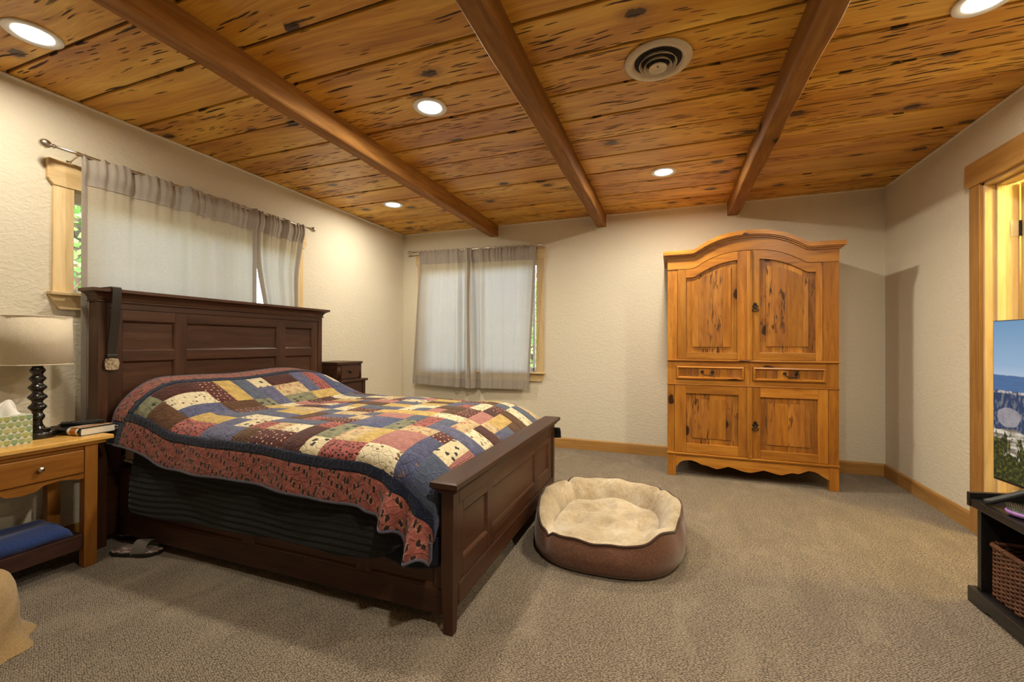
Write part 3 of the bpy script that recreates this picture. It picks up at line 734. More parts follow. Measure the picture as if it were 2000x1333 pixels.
# ------------------------------------------------------------------ the bed
bed = thing('bed', (-1.9, 2.2, 0), 'dark cherry wood panelled bed with tall headboard and low footboard', 'bed')
def sub(name, x0,x1,y0,y1,z0,z1, mat, parent, bevel=.003): return box(name, x0,x1,y0,y1,z0,z1, M[mat], parent, bevel)
def raised_panel(name, plane, face, a0, a1, z0, z1, mat, parent, depth=.012, slope=.013, sign=1):
    """sunk flat panel with a sloped moulding around it; face = coordinate of the frame face, sign = outward direction"""
    bm = BM(); f, d = face, face-sign*depth
    def P(a, z, t): return (t, a, z) if plane == 'x' else (a, t, z)
    o = [P(a0,z0,f-sign*.0005),P(a1,z0,f-sign*.0005),P(a1,z1,f-sign*.0005),P(a0,z1,f-sign*.0005)]
    s = slope; m = [P(a0+s*.45,z0+s*.45,f-sign*.004),P(a1-s*.45,z0+s*.45,f-sign*.004),P(a1-s*.45,z1-s*.45,f-sign*.004),P(a0+s*.45,z1-s*.45,f-sign*.004)]
    i = [P(a0+s,z0+s,d),P(a1-s,z0+s,d),P(a1-s,z1-s,d),P(a0+s,z1-s,d)]
    bk = [P(a0,z0,f-sign*.022),P(a1,z0,f-sign*.022),P(a1,z1,f-sign*.022),P(a0,z1,f-sign*.022)]
    R = [[bm.verts.new(p) for p in q] for q in (bk,o,m,i)]
    for A, B in zip(R, R[1:]):
        for k in range(4): bm.faces.new((A[k],A[(k+1)%4],B[(k+1)%4],B[k]))
    bm.faces.new(R[0][::-1]); bm.faces.new(R[-1])
    return obj(name, bm, M[mat], parent)
# headboard
HX = -2.92
hb = sub('headboard', -3.005, HX-.026, 1.405, 2.99, .05, 1.36, 'cherry_y', bed)      # core board
for a, b in ((1.400,1.446),(2.949,2.995)):
    sub('post', -3.010, HX, a, b, 0, 1.352, 'cherry_z', hb, .004)
cols = [(1.512,1.790),(1.858,2.536),(2.612,2.888)]; rows = [(1.080,1.252),(.780,1.020),(.470,.720)]
st = [1.446] + [v for c in cols for v in c] + [2.949]
for a, b in zip(st[0::2], st[1::2]): sub('stile', HX-.028, HX-.006, a, b, .40, 1.312, 'cherry_z', hb, .002)
for z0, z1 in ((1.252,1.312),(1.020,1.080),(.720,.780),(.40,.47)):
    for a, b in cols: sub('rail', HX-.028, HX-.006, a, b, z0, z1, 'cherry_y', hb, .002)
for a, b in cols:
    for z0, z1 in rows: raised_panel('panel', 'x', HX-.006, a, b, z0, z1, 'cherry_y', hb, .014, .012)
sub('frieze', HX-.030, HX-.002, 1.446, 2.949, 1.314, 1.356, 'cherry_y', hb, .002)
def crown():
    # cove moulding, mitred round three sides: profile as (outward offset, z)
    prof = [(0,1.352),(.010,1.352),(.010,1.358),(.004,1.362),(.008,1.378),(.018,1.392),(.034,1.402),(.046,1.405),(.046,1.422),(0,1.422)]
    bm = BM(); x_in, xb = HX, -3.010; ya, yb = 1.400, 2.995
    R = []
    for off, z in prof:
        R.append([bm.verts.new(p) for p in ((xb, ya-off, z), (x_in+off, ya-off, z), (x_in+off, yb+off, z), (xb, yb+off, z))])
    for A, B in zip(R, R[1:]):
        for k in range(3): bm.faces.new((A[k],A[k+1],B[k+1],B[k]))
    bm.faces.new(R[-1]); bm.faces.new([r[0] for r in R]); bm.faces.new([r[3] for r in R][::-1])
    bm.faces.new(R[0][::-1]); bm.faces.new([R[-1][0],R[-1][3],R[0][3],R[0][0]])
    obj('crown', bm, M['cherry_y'], hb)
crown()
# footboard
FX = -.780
fb = sub('footboard', FX-.046, FX-.016, 1.50, 2.95, .115, .548, 'cherry_y', bed, .002)
def leg(y0, y1):
    bm = BM(); x0, x1 = FX-.052, FX
    lo = [(x0+.008,y0+.006,0),(x1-.004,y0+.006,0),(x1-.004,y1-.010,0),(x0+.008,y1-.010,0)]; mid = [(x0,y0,.20),(x1,y0,.20),(x1,y1,.20),(x0,y1,.20)]; hi = [(p[0],p[1],.556) for p in mid]
    R = [[bm.verts.new(p) for p in q] for q in (lo,mid,hi)]
    for A, B in zip(R,R[1:]):
        for k in range(4): bm.faces.new((A[k],A[(k+1)%4],B[(k+1)%4],B[k]))
    bm.faces.new(R[0][::-1]); bm.faces.new(R[2]); obj('post', bm, M['cherry_z'], fb, bevel=.003)
leg(1.462, 1.514); leg(2.938, 2.990)
fcols = [(1.560,1.806),(1.864,2.540),(2.600,2.850)]
fst = [1.514] + [v for c in fcols for v in c] + [2.938]
for a, b in zip(fst[0::2], fst[1::2]): sub('stile', FX-.020, FX-.006, a, b, .184, .497, 'cherry_z', fb, .002)
for z0, z1 in ((.450,.497),(.184,.262)):
    for a, b in fcols: sub('rail', FX-.020, FX-.006, a, b, z0, z1, 'cherry_y', fb, .002)
for a, b in fcols: raised_panel('panel', 'x', FX-.006, a, b, .262, .450, 'cherry_y', fb, .012, .014)
sub('top_rail', FX-.046, FX, 1.514, 2.938, .498, .556, 'cherry_y', fb, .003); sub('base_rail', FX-.040, FX, 1.514, 2.938, .098, .183, 'cherry_y', fb, .003)
def fcap():
    prof = [(0,.548),(.006,.552),(.010,.562),(.018,.572),(.022,.578),(.022,.596),(.016,.600)]
    bm = BM(); xi, xo, ya, yb = FX-.052, FX, 1.462, 2.990
    R = [[bm.verts.new(p) for p in ((xi-o,ya-o,z),(xo+o,ya-o,z),(xo+o,yb+o,z),(xi-o,yb+o,z))] for o, z in [(q*1.5,z) for q,z in prof]]
    for A, B in zip(R,R[1:]):
        for k in range(4): bm.faces.new((A[k],A[(k+1)%4],B[(k+1)%4],B[k]))
    bm.faces.new(R[0][::-1]); bm.faces.new(R[-1]); obj('cap', bm, M['cherry_y'], fb)
fcap()
# near and far side rails: panelled storage sides
for face, sg, back in ((1.500,-1,1.545),(2.952,1,2.907)):
    lo, hi = min(face,back), max(face,back)
    sr = sub('side_rail', -2.915, FX-.05, min(back, face-sg*.020), max(back, face-sg*.020), .062, .425, 'cherry_x', bed, .002)
    y0, y1 = (face, face+.024) if sg < 0 else (face-.024, face)
    sub('base_rail', -2.915, FX-.05, y0, y1, .050, .150, 'cherry_x', sr, .003); sub('top_rail', -2.915, FX-.05, y0-(.006 if sg<0 else 0), y1+(.006 if sg>0 else 0), .392, .428, 'cherry_x', sr, .003)
    pc = [(-2.84,-1.952),(-1.890,-1.268),(-1.206,-.885)]
    sst = [-2.915] + [v for c in pc for v in c] + [FX-.05]
    for a, b in zip(sst[0::2], sst[1::2]): sub('stile', a, b, y0+(.002 if sg<0 else 0), y1-(.002 if sg>0 else 0), .150, .392, 'cherry_z', sr, .002)
    for a, b in pc: raised_panel('panel', 'y', y0+.002 if sg<0 else y1-.002, a, b, .150, .392, 'cherry_x', sr, .012, .014, sign=sg)

# mattress, with a piped edge
def rbox(bm, x0,x1,y0,y1,z0,z1, r, n=5):
    bx(bm, x0,x1,y0,y1,z0,z1); bmesh.ops.bevel(bm, geom=list(bm.edges), offset=r, segments=n, affect='EDGES', profile=.5)
mt = thing('mattress', (-1.88, 2.22, .43), 'thick tan mattress lying under the patchwork quilt', 'mattress')
bm = BM(); rbox(bm, -2.915, -1.03, 1.508, 2.932, .432, .640, .045); obj('body', bm, M['mattress_cloth'], mt, True)
for z in (.462,):
    bm = BM(); pts = []
    x0,x1,y0,y1,r = -2.917,-1.028,1.506,2.934,.05
    for cx, cy, a0 in ((x1-r,y0+r,-90),(x1-r,y1-r,0),(x0+r,y1-r,90),(x0+r,y0+r,180)):
        for q in range(7): a = math.radians(a0+15*q); pts.append((cx+r*math.cos(a), cy+r*math.sin(a), z))
    tube(bm, pts, .006, 6, closed=True); obj('piping', bm, M['piping_white'], mt, True)

# ------------------------------------------------------------------ the patchwork quilt
def nsm(a,b,x):
    t=np.clip((x-a)/(b-a),0,1); return t*t*(3-2*t)
QN, QF, QT = 1.465, 2.985, 2.045
def pillow_amp(y):
    return np.interp(y,[1.40,1.47,1.54,1.62,1.75,2.0,2.1,2.3,2.5,2.7,2.83,2.93,3.03,3.1],[.05,.10,.155,.195,.195,.185,.18,.195,.212,.195,.15,.10,.03,0])
def ztop(x,y):
    z=.712+.006*np.sin(3.1*x+1.3*y)*np.sin(4.3*y+.7)+.004*np.sin(9*x-5*y)
    prof=nsm(-2.36,-2.76,x)*(1+.06*nsm(-2.74,-2.9,x))
    z=z+pillow_amp(y)*prof
    z=z-(nsm(QN+.16,QN-.02,y)*.035+nsm(QF-.16,QF+.02,y)*.03)
    f=np.clip((x+1.22)/.40,0,1)
    return z-.155*f**2.3
def qhang(x): return np.interp(x,[-2.95,-2.6,-2.2,-1.7,-1.2,-.95,-.8],[.20,.195,.19,.20,.215,.25,.27])
def qcross(x):
    Hh=qhang(x)
    ys=np.concatenate([np.full(24,QN),np.linspace(QN,QF,110),np.full(30,QF)])
    d=np.concatenate([np.linspace(Hh,0.0,24),np.zeros(110),np.linspace(0,.32,30)])
    zs=ztop(x,ys)-d
    ys=ys-np.concatenate([np.linspace(.045,0,24),np.zeros(110),-np.linspace(0,.05,30)])
    kk=np.ones(13)/13
    def smo(a):
        p=np.concatenate([np.full(6,a[0])+(a[0]-a[1:7][::-1]),a,np.full(6,a[-1])+(a[-1]-a[-7:-1][::-1])]); return np.convolve(p,kk,'valid')
    ys=smo(ys); zs=smo(zs)
    t=np.concatenate([[0],np.cumsum(np.hypot(np.diff(ys),np.diff(zs)))])
    r=nsm(-1.20,-.98,x)*nsm(.20,.0,t); ph=(x+1.20)/.125*2*np.pi
    ys=ys-r*(.030+.044*np.sin(ph)); zs=zs-r*.03*(1+np.cos(ph))*nsm(-1.15,-.9,x)
    # slack waves along the hanging edge
    r2=nsm(.22,.0,t)*(1-nsm(-1.25,-1.1,x)); ys=ys-r2*(.006*np.sin(x*11)+.005*np.sin(x*23+1))
    return t,ys,zs
def qbuild(nx=260,ntt=300):
    xs=np.linspace(-2.88,-.862,nx); zc=ztop(xs,2.2); s=np.concatenate([[0],np.cumsum(np.hypot(np.diff(xs),np.diff(zc)))])
    tt=np.linspace(0,QT,ntt); G=np.zeros((nx,ntt,3))
    for i,x in enumerate(xs):
        t,y,z=qcross(x); G[i,:,0]=x; G[i,:,1]=np.interp(tt,t,y); G[i,:,2]=np.interp(tt,t,z)
    for dz in np.linspace(.02,.24,12):
        row=G[nx-1].copy(); row[:,2]=np.maximum(row[:,2]-dz,.36); row[:,0]+=.006*np.sin(dz*20); G=np.concatenate([G,row[None]]); s=np.append(s,s[nx-1]+dz)
    return s,tt,G
qs,qt,QG = qbuild()
du=np.gradient(QG,axis=0); dv=np.gradient(QG,axis=1); QNm=np.cross(du,dv); QNm/=np.maximum(np.linalg.norm(QNm,axis=2,keepdims=True),1e-9)
QS = float(qs[-1])
def qeval(s,t,off=0.0):
    fi=np.interp(s,qs,np.arange(len(qs))); fj=np.interp(t,qt,np.arange(len(qt)))
    i=min(int(fi),len(qs)-2); j=min(int(fj),len(qt)-2); a=fi-i; b=fj-j
    def bl(A): return (A[i,j]*(1-a)*(1-b)+A[i+1,j]*a*(1-b)+A[i,j+1]*(1-a)*b+A[i+1,j+1]*a*b)
    p=bl(QG)
    if off: p=p+bl(QNm)*off
    return p
quilt = thing('quilt', (-1.9, 2.2, .5), 'patchwork quilt in red, navy, gold and brown spread over the bed', 'quilt')
bm = BM()                                                     # backing
grid(bm, [[qeval(QS*i/120, QT*j/110, -.004) for j in range(111)] for i in range(121)])
obj('backing', bm, M['q_N'], quilt, True)
SI=[.158,.274,.398,.497,.607,.719,.830,.942,1.053,1.165,1.270,1.380,1.488,1.593,1.695,1.793,1.890,1.982,2.078,2.17,2.25]
TJ=[.175+.113*j for j in range(16)]
def swarp(si,t): return si+.035*nsm(.2,.55,t)*(1-nsm(.1,.7,si))-.06*max(t-.25,0)*nsm(.8,1.6,si)
SIx=SI
def patch(name, i0,i1,j0,j1, code, direct=False):
    """direct: i,j are s,t in metres; otherwise cell indices"""
    if direct: s0,s1,t0,t1=i0,i1,j0,j1; wr=lambda s,t:s
    else: s0,s1=np.interp(i0,range(21),SIx),np.interp(i1,range(21),SIx); t0,t1=TJ[j0],TJ[j1]; wr=swarp
    n1=max(6,int((s1-s0)/.016)); n2=max(6,int((t1-t0)/.016))
    P=[]; U=[]
    for a in range(n1+1):
        row=[]; ru=[]
        for b in range(n2+1):
            fa,fb_=a/n1,b/n2; t=t0+(t1-t0)*fb_; s=wr(s0+(s1-s0)*fa,t)
            ea=min(fa,1-fa)*(s1-s0); eb=min(fb_,1-fb_)*(t1-t0); e=min(ea,eb)
            puff=.0045*math.sqrt(min(1,e/.012)) if e>0 else 0
            row.append(qeval(min(s,QS),min(max(t,0),QT),puff)); ru.append((s,t))
        P.append(row); U.append(ru)
    bm=BM(); grid(bm,P,uv=lambda a,b:U[a][b])
    return obj(name,bm,M['q_'+code],quilt,True)
LAY='''0 0 1 1 G|0 1 1 2 M|0 3 2 1 D|0 4 2 1 Y|0 5 2 1 S|0 6 1 1 T|0 7 1 2 M|0 9 2 1 U|0 10 2 1 R|0 11 2 1 V|0 12 1 1 W|0 13 1 2 G|1 0 2 1 B|1 1 1 2 W|1 6 2 1 U|1 7 1 2 F|1 12 2 1 V|1 13 1 2 P
2 1 1 2 L|2 3 1 2 B|2 5 1 1 G|2 7 1 2 G|2 9 1 2 Y|2 11 1 1 V|2 13 1 2 R|3 0 2 1 R|3 1 2 1 Y|3 2 1 1 U|3 3 1 2 D|4 2 1 2 S|5 2 2 1 W|5 0 2 1 U|5 1 1 1 U|6 1 1 1 T|7 1 1 1 R|7 0 1 1 B|8 0 2 1 D|10 0 1 2 M
11 0 1 1 T|12 0 2 1 R|14 0 2 1 W|16 0 1 3 X|17 0 2 2 K|17 2 1 2 T|18 2 1 2 Q|16 3 1 1 D|8 1 1 1 F|9 1 1 1 W|8 2 2 1 S|5 3 1 1 S|5 4 2 1 Y|7 3 1 2 B|8 3 1 1 R|6 3 1 1 L|7 2 1 1 U|9 3 2 1 D|10 2 1 1 R|11 1 1 2 G|12 1 1 2 F
13 1 1 2 Y|14 1 2 2 P|14 3 2 1 F|10 5 1 1 S|11 3 1 2 U|12 3 1 2 V|13 3 1 2 G|14 4 1 2 R|11 5 2 1 P|12 6 2 1 Y|7 7 1 1 Y|8 7 2 1 S|8 6 2 1 D|10 6 2 1 Y|11 7 1 2 W|12 8 1 1 W|12 7 1 1 S|8 5 2 1 F|7 5 1 1 S|7 6 1 1 W
3 9 1 1 M|4 8 2 1 R|6 7 1 1 U|3 11 2 1 S|5 11 2 1 W|7 9 2 1 P|8 10 1 1 D|9 10 2 1 T|9 9 2 1 S|15 4 1 1 U|16 4 2 1 U|18 4 1 1 X|15 5 1 1 S|16 5 1 1 F|17 5 2 1 W|17 6 2 1 M|17 7 1 1 F|18 7 1 1 X|18 8 1 1 S|17 8 1 2 Y|16 7 1 2 P
16 6 1 1 F|14 6 2 1 W|14 7 1 1 B|15 7 1 2 D|17 10 2 1 B|18 9 1 1 B|17 11 2 1 W|17 12 2 1 S|17 13 2 1 F|17 14 2 1 V|15 9 1 2 W|16 9 1 1 M|16 11 1 1 S|15 11 1 1 B|13 10 2 1 S|11 11 2 1 Y|10 12 2 1 B|13 12 1 1 G|3 6 1 1 W|13 8 2 1 B|13 9 1 1 S|14 9 1 1 R'''
occ={}
for line in LAY.replace('\n','|').split('|'):
    i,j,di,dj,c=line.split(); i,j,di,dj=int(i),int(j),int(di),int(dj)
    cells=[(a,b) for a in range(i,i+di) for b in range(j,j+dj)]
    if any(q in occ or q[0]>19 or q[1]>14 for q in cells): continue
    for q in cells: occ[q]=c
    patch('patch',i,i+di,j,j+dj,c)
rq=random.Random(11); codes='YBMWTRPGUVLSFDSURDYF'
for i in range(20):
    for j in range(15):
        if (i,j) in occ: continue
        di=dj=1
        opt=[(a,b) for a,b in ((2,1),(1,2)) if (i+a-1,j+b-1) not in occ and i+a<=20 and j+b<=15]
        if opt and rq.random()<.8: di,dj=rq.choice(opt)
        near={occ.get((i-1,j)),occ.get((i,j-1)),occ.get((i+1,j)),occ.get((i,j+1))}
        c=rq.choice([q for q in codes if q not in near])
        for a in range(di):
            for b in range(dj): occ[(i+a,j+b)]=c
        patch('patch',i,i+di,j,j+dj,c)
# borders: navy sashing, red print, navy corner squares
b0,b1=.128,.175
s_h=lambda t:swarp(SI[0],t)
def strip(name, code, F, n1, n2):
    P=[];U=[]
    for a in range(n1+1):
        row=[];ru=[]
        for b in range(n2+1):
            s,t=F(a/n1,b/n2); e=min(b/n2,1-b/n2); row.append(qeval(min(max(s,0),QS),min(max(t,0),QT),.0042*math.sqrt(min(1,e/.12)) if e>0 else 0)); ru.append((s,t))
        P.append(row);U.append(ru)
    bm=BM(); grid(bm,P,uv=lambda a,b:U[a][b]); return obj(name,bm,M['q_'+code],quilt,True)
Tf=QT-.175
strip('sashing','N',lambda a,b:(s_h(0.17)-.047+(QS-s_h(.17)+.0)*a, b0+(b1-b0)*b),150,8)
strip('sashing','N',lambda a,b:(s_h(Tf)-.047+(QS-s_h(Tf))*a, Tf+(b1-b0)*b),150,8)
strip('sashing','N',lambda a,b:(s_h(b1+(Tf-b1)*a)-.047*(1-b), b1+(Tf-b1)*a),120,8)
strip('border','A',lambda a,b:(.128+(QS-.128)*a, b0*b),150,14)
strip('border','A',lambda a,b:(.128+(QS-.128)*a, QT-b0+b0*b),150,14)
strip('border','A',lambda a,b:((s_h(b0+(QT-2*b0)*a)-.047)*b, b0+(QT-2*b0)*a),120,14)
strip('corner_square','N',lambda a,b:(.128*a,b0*b),10,10); strip('corner_square','N',lambda a,b:(.128*a,QT-b0+b0*b),10,10)
bm=BM(); loop=[qeval(QS*i/200,0) for i in range(201)]; tube(bm,loop,.0065,6); obj('binding',bm,M['binding'],quilt,True)
bm=BM(); loop=[qeval(QS*i/200,QT) for i in range(201)]; tube(bm,loop,.0065,6); obj('binding',bm,M['binding'],quilt,True)
bm=BM(); loop=[qeval(0,QT*i/160) for i in range(161)]; tube(bm,loop,.0065,6); obj('binding',bm,M['binding'],quilt,True)
# pillows under the quilt
for (yc, lab) in ((1.86,'bed pillow under the quilt on the near side of the headboard'),(2.58,'bed pillow under the quilt on the far side of the headboard')):
    bm=BM()
    def pf(a,b,s=1):
        u=(a-.5)*2; v=(b-.5)*2; bul=max(0,(1-abs(u)**2.6))**.5*max(0,(1-abs(v)**2.6))**.5
        return (-2.700+u*.160, yc+v*.285, .730+s*.065*bul)
    n=22; A=grid(bm,[[pf(i/n,j/n) for j in range(n+1)] for i in range(n+1)]); grid(bm,[[pf(i/n,j/n,-1) for j in range(n+1)] for i in range(n+1)],flip=True)
    bmesh.ops.remove_doubles(bm,verts=bm.verts,dist=1e-5)
    tag(obj('pillow',bm,M['piping_white'],smooth=True),lab,'pillow','bed pillows')

# black quilted coverlet hanging below the patchwork
def coverlet():
    t=thing('coverlet',(-1.8,1.43,.2),'black channel quilted coverlet hanging below the patchwork quilt','blanket')
    xa,xb=-2.705,-.905; nx,nz=190,120
    def zbot(x):
        z=lerp_tab(x,[-2.71,-2.66,-2.4,-2.1,-1.88,-1.6,-1.3,-1.15,-1.08,-1.0,-.95,-.905],[.235,.225,.212,.222,.232,.240,.238,.252,.272,.325,.385,.47])
        return z
    def F(a,b):
        x=xa+(xb-xa)*a; z1=.60-.17*smooth01(-1.25,-.95,x); z0=min(zbot(x),z1-.01); z=z1+(z0-z1)*b
        dp=.66-z; rib=.0042*abs(math.sin(PI*(dp+.006*math.sin(x*5)+.004*math.sin(x*13))/.030))
        y=1.468-.020*smooth01(0,.25,dp)-rib-.010*math.sin(x*4.3+1)*smooth01(.1,.4,dp)-.006*math.sin(x*9)*smooth01(.15,.4,dp)
        if x>-1.15: y-= .012*math.sin((x+1.15)*14)*smooth01(.05,.25,dp)
        return (x,y,z)
    bm=BM(); sheet(bm,lambda a,b:F(a,b),nx,nz,-.010); obj('panel',bm,M['blanket_black'],t,True)
    # far side fall
    def F2(a,b):
        x=xa+(-.742-xa)*a; z1=.60-.075*smooth01(-1.3,-.85,x); z=z1-(.26-.185*a)*b; return (x,3.000+.020*smooth01(0,.5,b)+.01*math.sin(x*6)*b,z)
    bm=BM(); sheet(bm,F2,60,20,.010); obj('far_panel',bm,M['blanket_black'],t,True)
coverlet()
# tan sheet corner and navy bed skirt showing at the foot corner
bm=BM(); sheet(bm,lambda a,b:(-1.12+.21*a,1.488-.006*math.sin(6*a),.47-b*(.205-.15*a)),14,10,.006)
tag(obj('sheet_corner',bm,M['mattress_cloth'],smooth=True),'tan fitted sheet corner showing beside the footboard post','sheet')
bm=BM(); sheet(bm,lambda a,b:(-1.14+.285*a,1.4925+.002*math.sin(9*a),.36-b*(.115+.03*math.sin(PI*a))),14,10,.004)
tag(obj('navy_cover_edge',bm,M['navy_sheet'],smooth=True),'dark navy cover edge hanging low beside the footboard post','sheet')

# ------------------------------------------------------------------ pine armoire
AY, AX0, AX1, AC = 3.940, -.025, 1.209, .592
def arch(x):
    d = abs(x-AC); v = .130*(1-(d/.405)**2.4) if d < .6 else -1; k = .012
    return .5*(v+math.sqrt(v*v+k*k))-.0003
def band(bm, x0, x1, lo, hi, y0, y1, n=40):
    R = []
    for i in range(n+1):
        x = x0+(x1-x0)*i/n; a = lo(x) if callable(lo) else lo; b = hi(x) if callable(hi) else hi
        R.append([bm.verts.new(p) for p in ((x,y0,a),(x,y1,a),(x,y1,b),(x,y0,b))])
    for A, B in zip(R, R[1:]):
        for k in range(4): bm.faces.new((A[k],A[(k+1)%4],B[(k+1)%4],B[k]))
    bm.faces.new(R[0]); bm.faces.new(R[-1][::-1])
def armoire():
    t = thing('armoire', (AC, 4.23, 0), 'honey pine armoire with arched cornice, panelled doors and two drawers', 'armoire')
    YBk = 4.520
    body = box('body', AX0, AX1, AY+.035, YBk, .16, 1.875, M['armoire_z'], t, .004)
    z1 = M['armoire_z']; x1m = M['armoire_x']
    # face frame
    for a, b in ((AX0,.054),(1.103,AX1)): box('stile', a, b, AY, AY+.04, .992, 1.770, z1, t, .003)
    for a, b in ((AX0,.046),(.566,.625),(1.127,AX1)): box('stile', a, b, AY+.004, AY+.04, .790, .985, z1, t, .003)
    for a, b in ((AX0,.030),(1.140,AX1)): box('stile', a, b, AY, AY+.04, .200, .785, z1, t, .003)
    bm = BM(); band(bm, AX0-.001, AX1+.001, lambda x: 1.768+arch(x), lambda x: 1.872+arch(x), AY-.006, AY+.04, 60); obj('frieze', bm, x1m, t)
    box('waist_moulding', AX0-.004, AX1+.004, AY-.014, AY+.04, .984, .998, x1m, t, .005)
    box('waist_moulding', AX0-.003, AX1+.003, AY-.008, AY+.04, .780, .790, x1m, t, .004)
    box('drawer_rail', AX0, AX1, AY+.006, AY+.04, .788, .830, x1m, t, .003); box('drawer_rail', AX0, AX1, AY+.006, AY+.04, .940, .986, x1m, t, .003)
    # cornice: stepped moulding that follows the arch, projecting to front and sides
    for off, zl, zh in ((.012,1.866,1.880),(.026,1.878,1.890),(.036,1.888,1.922)):
        bm = BM(); band(bm, AX0-off, AX1+off, lambda x: zl+arch(x), lambda x: zh+arch(x), AY-off-.006, YBk, 72)
        smooth_by_angle(obj('cornice', bm, x1m, t, bevel=0), 40)
    # doors
    def door(x0, x1, z0, z1_, px0, px1, pz0, pz1, arched, rough, latch):
        A = arch if arched else (lambda x: 0)
        d = box('door', x0, x1, AY+.020, AY+.036, z0, z1_-.02, M['armoire_z'], t, .002)
        box('stile', x0, px0, AY-.004, AY+.022, z0, z1_ + (A(x0) if arched else 0)*0 , M['armoire_z'], d, .004) if not arched else None
        if arched:
            for a, b in ((x0,px0),(px1,x1)):
                bm = BM(); band(bm, a, b, z0, lambda x: z1_+A(x), AY-.004, AY+.022, 8); obj('stile', bm, M['armoire_z'], d)
        else: box('stile', px1, x1, AY-.004, AY+.022, z0, z1_, M['armoire_z'], d, .004)
        box('rail', px0, px1, AY-.004, AY+.022, z0, pz0, M['armoire_x'], d, .004)
        bm = BM(); band(bm, px0, px1, lambda x: pz1+A(x), lambda x: z1_+A(x), AY-.004, AY+.022, 26); obj('rail', bm, M['armoire_x'], d)
        # sunk boards, each plank its own piece, with a raised field
        n = 4; rg = random.Random(int(x0*1000)+int(z0*100)); cuts = [px0]+sorted(px0+(px1-px0)*(k+rg.uniform(-.18,.18))/n for k in range(1,n))+[px1]
        for k in range(n):
            bm = BM(); band(bm, cuts[k]+.0008, cuts[k+1]-.0008, pz0-.005, lambda x: pz1+.005+A(x), AY+.012, AY+.022, 8)
            obj('panel_board', bm, M['armoire_rough' if (rough+k)%3 else 'armoire_z'], d)
        ins = .048
        for k in range(n):
            a, b = max(cuts[k],px0+ins), min(cuts[k+1],px1-ins)
            if b-a > .01:
                bm = BM(); band(bm, a+.0005, b-.0005, pz0+ins, lambda x: pz1-ins+A(x), AY+.004, AY+.014, 8); obj('raised_field', bm, M['armoire_rough' if (rough+k)%3 else 'armoire_z'], d)
        if latch is not None:
            lx, lz = latch; bm = BM()
            for q, (ox, oz, r) in enumerate(((0,.030,.013),(-.012,.012,.011),(.012,.012,.011),(0,.0,.014))):
                b2 = BM(); lathe(b2, [(0,0),(r,0),(r*.8,.005),(0,.008)], 0, 0, 14); bmesh.ops.transform(b2, matrix=Matrix.Translation((lx+ox,AY-.004,lz+oz)) @ Matrix.Rotation(PI/2,4,'X'), verts=b2.verts)
                m_ = bpy.data.meshes.new('tmp'); b2.to_mesh(m_); b2.free(); bm.from_mesh(m_); bpy.data.meshes.remove(m_)
            obj('latch_plate', bm, M['iron'], d)
            bm = BM(); tube(bm, [(lx,AY-.014,lz+.004)]+[(lx+.024*math.sin(a),AY-.016,lz-.010-.020*(1-math.cos(a))*.5-.0) for a in [2*PI*k/16 for k in range(1,16)]]+[(lx,AY-.014,lz+.004)], .0035, 7); obj('latch_ring', bm, M['iron'], d, True)
    door(.056, .586, 1.000, 1.764, .123, .513, 1.056, 1.694, True, 0, None)
    door(.618, 1.101, 1.000, 1.764, .672, 1.057, 1.062, 1.694, True, 1, (.643, 1.425))
    door(.032, .586, .205, .778, .124, .521, .285, .710, False, 1, None)
    door(.618, 1.138, .205, .778, .680, 1.070, .272, .702, False, 2, (.643, .462))
    for z0, z1_ in ((1.000,1.890),(.205,.778)):
        bm = BM()
        prism(bm, [(.583,AY-.008),(.588,AY-.014),(.596,AY-.016),(.604,AY-.020),(.612,AY-.016),(.618,AY-.014),(.622,AY-.006),(.622,AY+.012),(.583,AY+.012)], 'z', z0, z1_); obj('astragal', bm, M['armoire_z'], t)
    # drawers
    for a, b in ((.048,.562),(.628,1.124)):
        d = box('drawer', a, b, AY+.008, AY+.040, .832, .940, M['armoire_x'], t, .002)
        z0, z1_ = .832, .940; w_ = .020
        bm = BM()
        o = [(a,AY-.008,z0),(b,AY-.008,z0),(b,AY-.008,z1_),(a,AY-.008,z1_)]; i = [(a+w_,AY+.004,z0+w_),(b-w_,AY+.004,z0+w_),(b-w_,AY+.004,z1_-w_),(a+w_,AY+.004,z1_-w_)]; m_ = [(a+w_*.5,AY-.012,z0+w_*.5),(b-w_*.5,AY-.012,z0+w_*.5),(b-w_*.5,AY-.012,z1_-w_*.5),(a+w_*.5,AY-.012,z1_-w_*.5)]; k_ = [(p[0],AY+.012,p[2]) for p in o]; kk = [(p[0],AY+.012,p[2]) for p in i]
        R = [[bm.verts.new(p) for p in q] for q in (k_,o,m_,i,kk)]
        for A, B in zip(R,R[1:]):
            for k in range(4): bm.faces.new((A[k],A[(k+1)%4],B[(k+1)%4],B[k]))
        for k in range(4): bm.faces.new((R[-1][k],R[-1][(k+1)%4],R[0][(k+1)%4],R[0][k]))
        obj('drawer_moulding', bm, M['armoire_x'], d)
        n = 6
        for k in range(n):
            u0 = a+w_+(b-a-2*w_)*k/n; u1 = a+w_+(b-a-2*w_)*(k+1)/n
            box('drawer_board', u0+.0006, u1-.0006, AY+.003, AY+.012, z0+w_-.002, z1_-w_+.002, M['armoire_rough_x' if k%2 else 'armoire_z'], d, .001)
        cx = (a+b)/2-.015*(1 if a<.3 else -1)
        for s in (-1,1):
            b2 = BM(); lathe(b2, [(0,0),(.013,0),(.012,.004),(.006,.007),(.005,.014),(0,.015)], 0, 0, 14); bmesh.ops.transform(b2, matrix=Matrix.Translation((cx+s*.040,AY+.003,.894)) @ Matrix.Rotation(PI/2,4,'X'), verts=b2.verts); obj('rosette', b2, M['iron'], d, True)
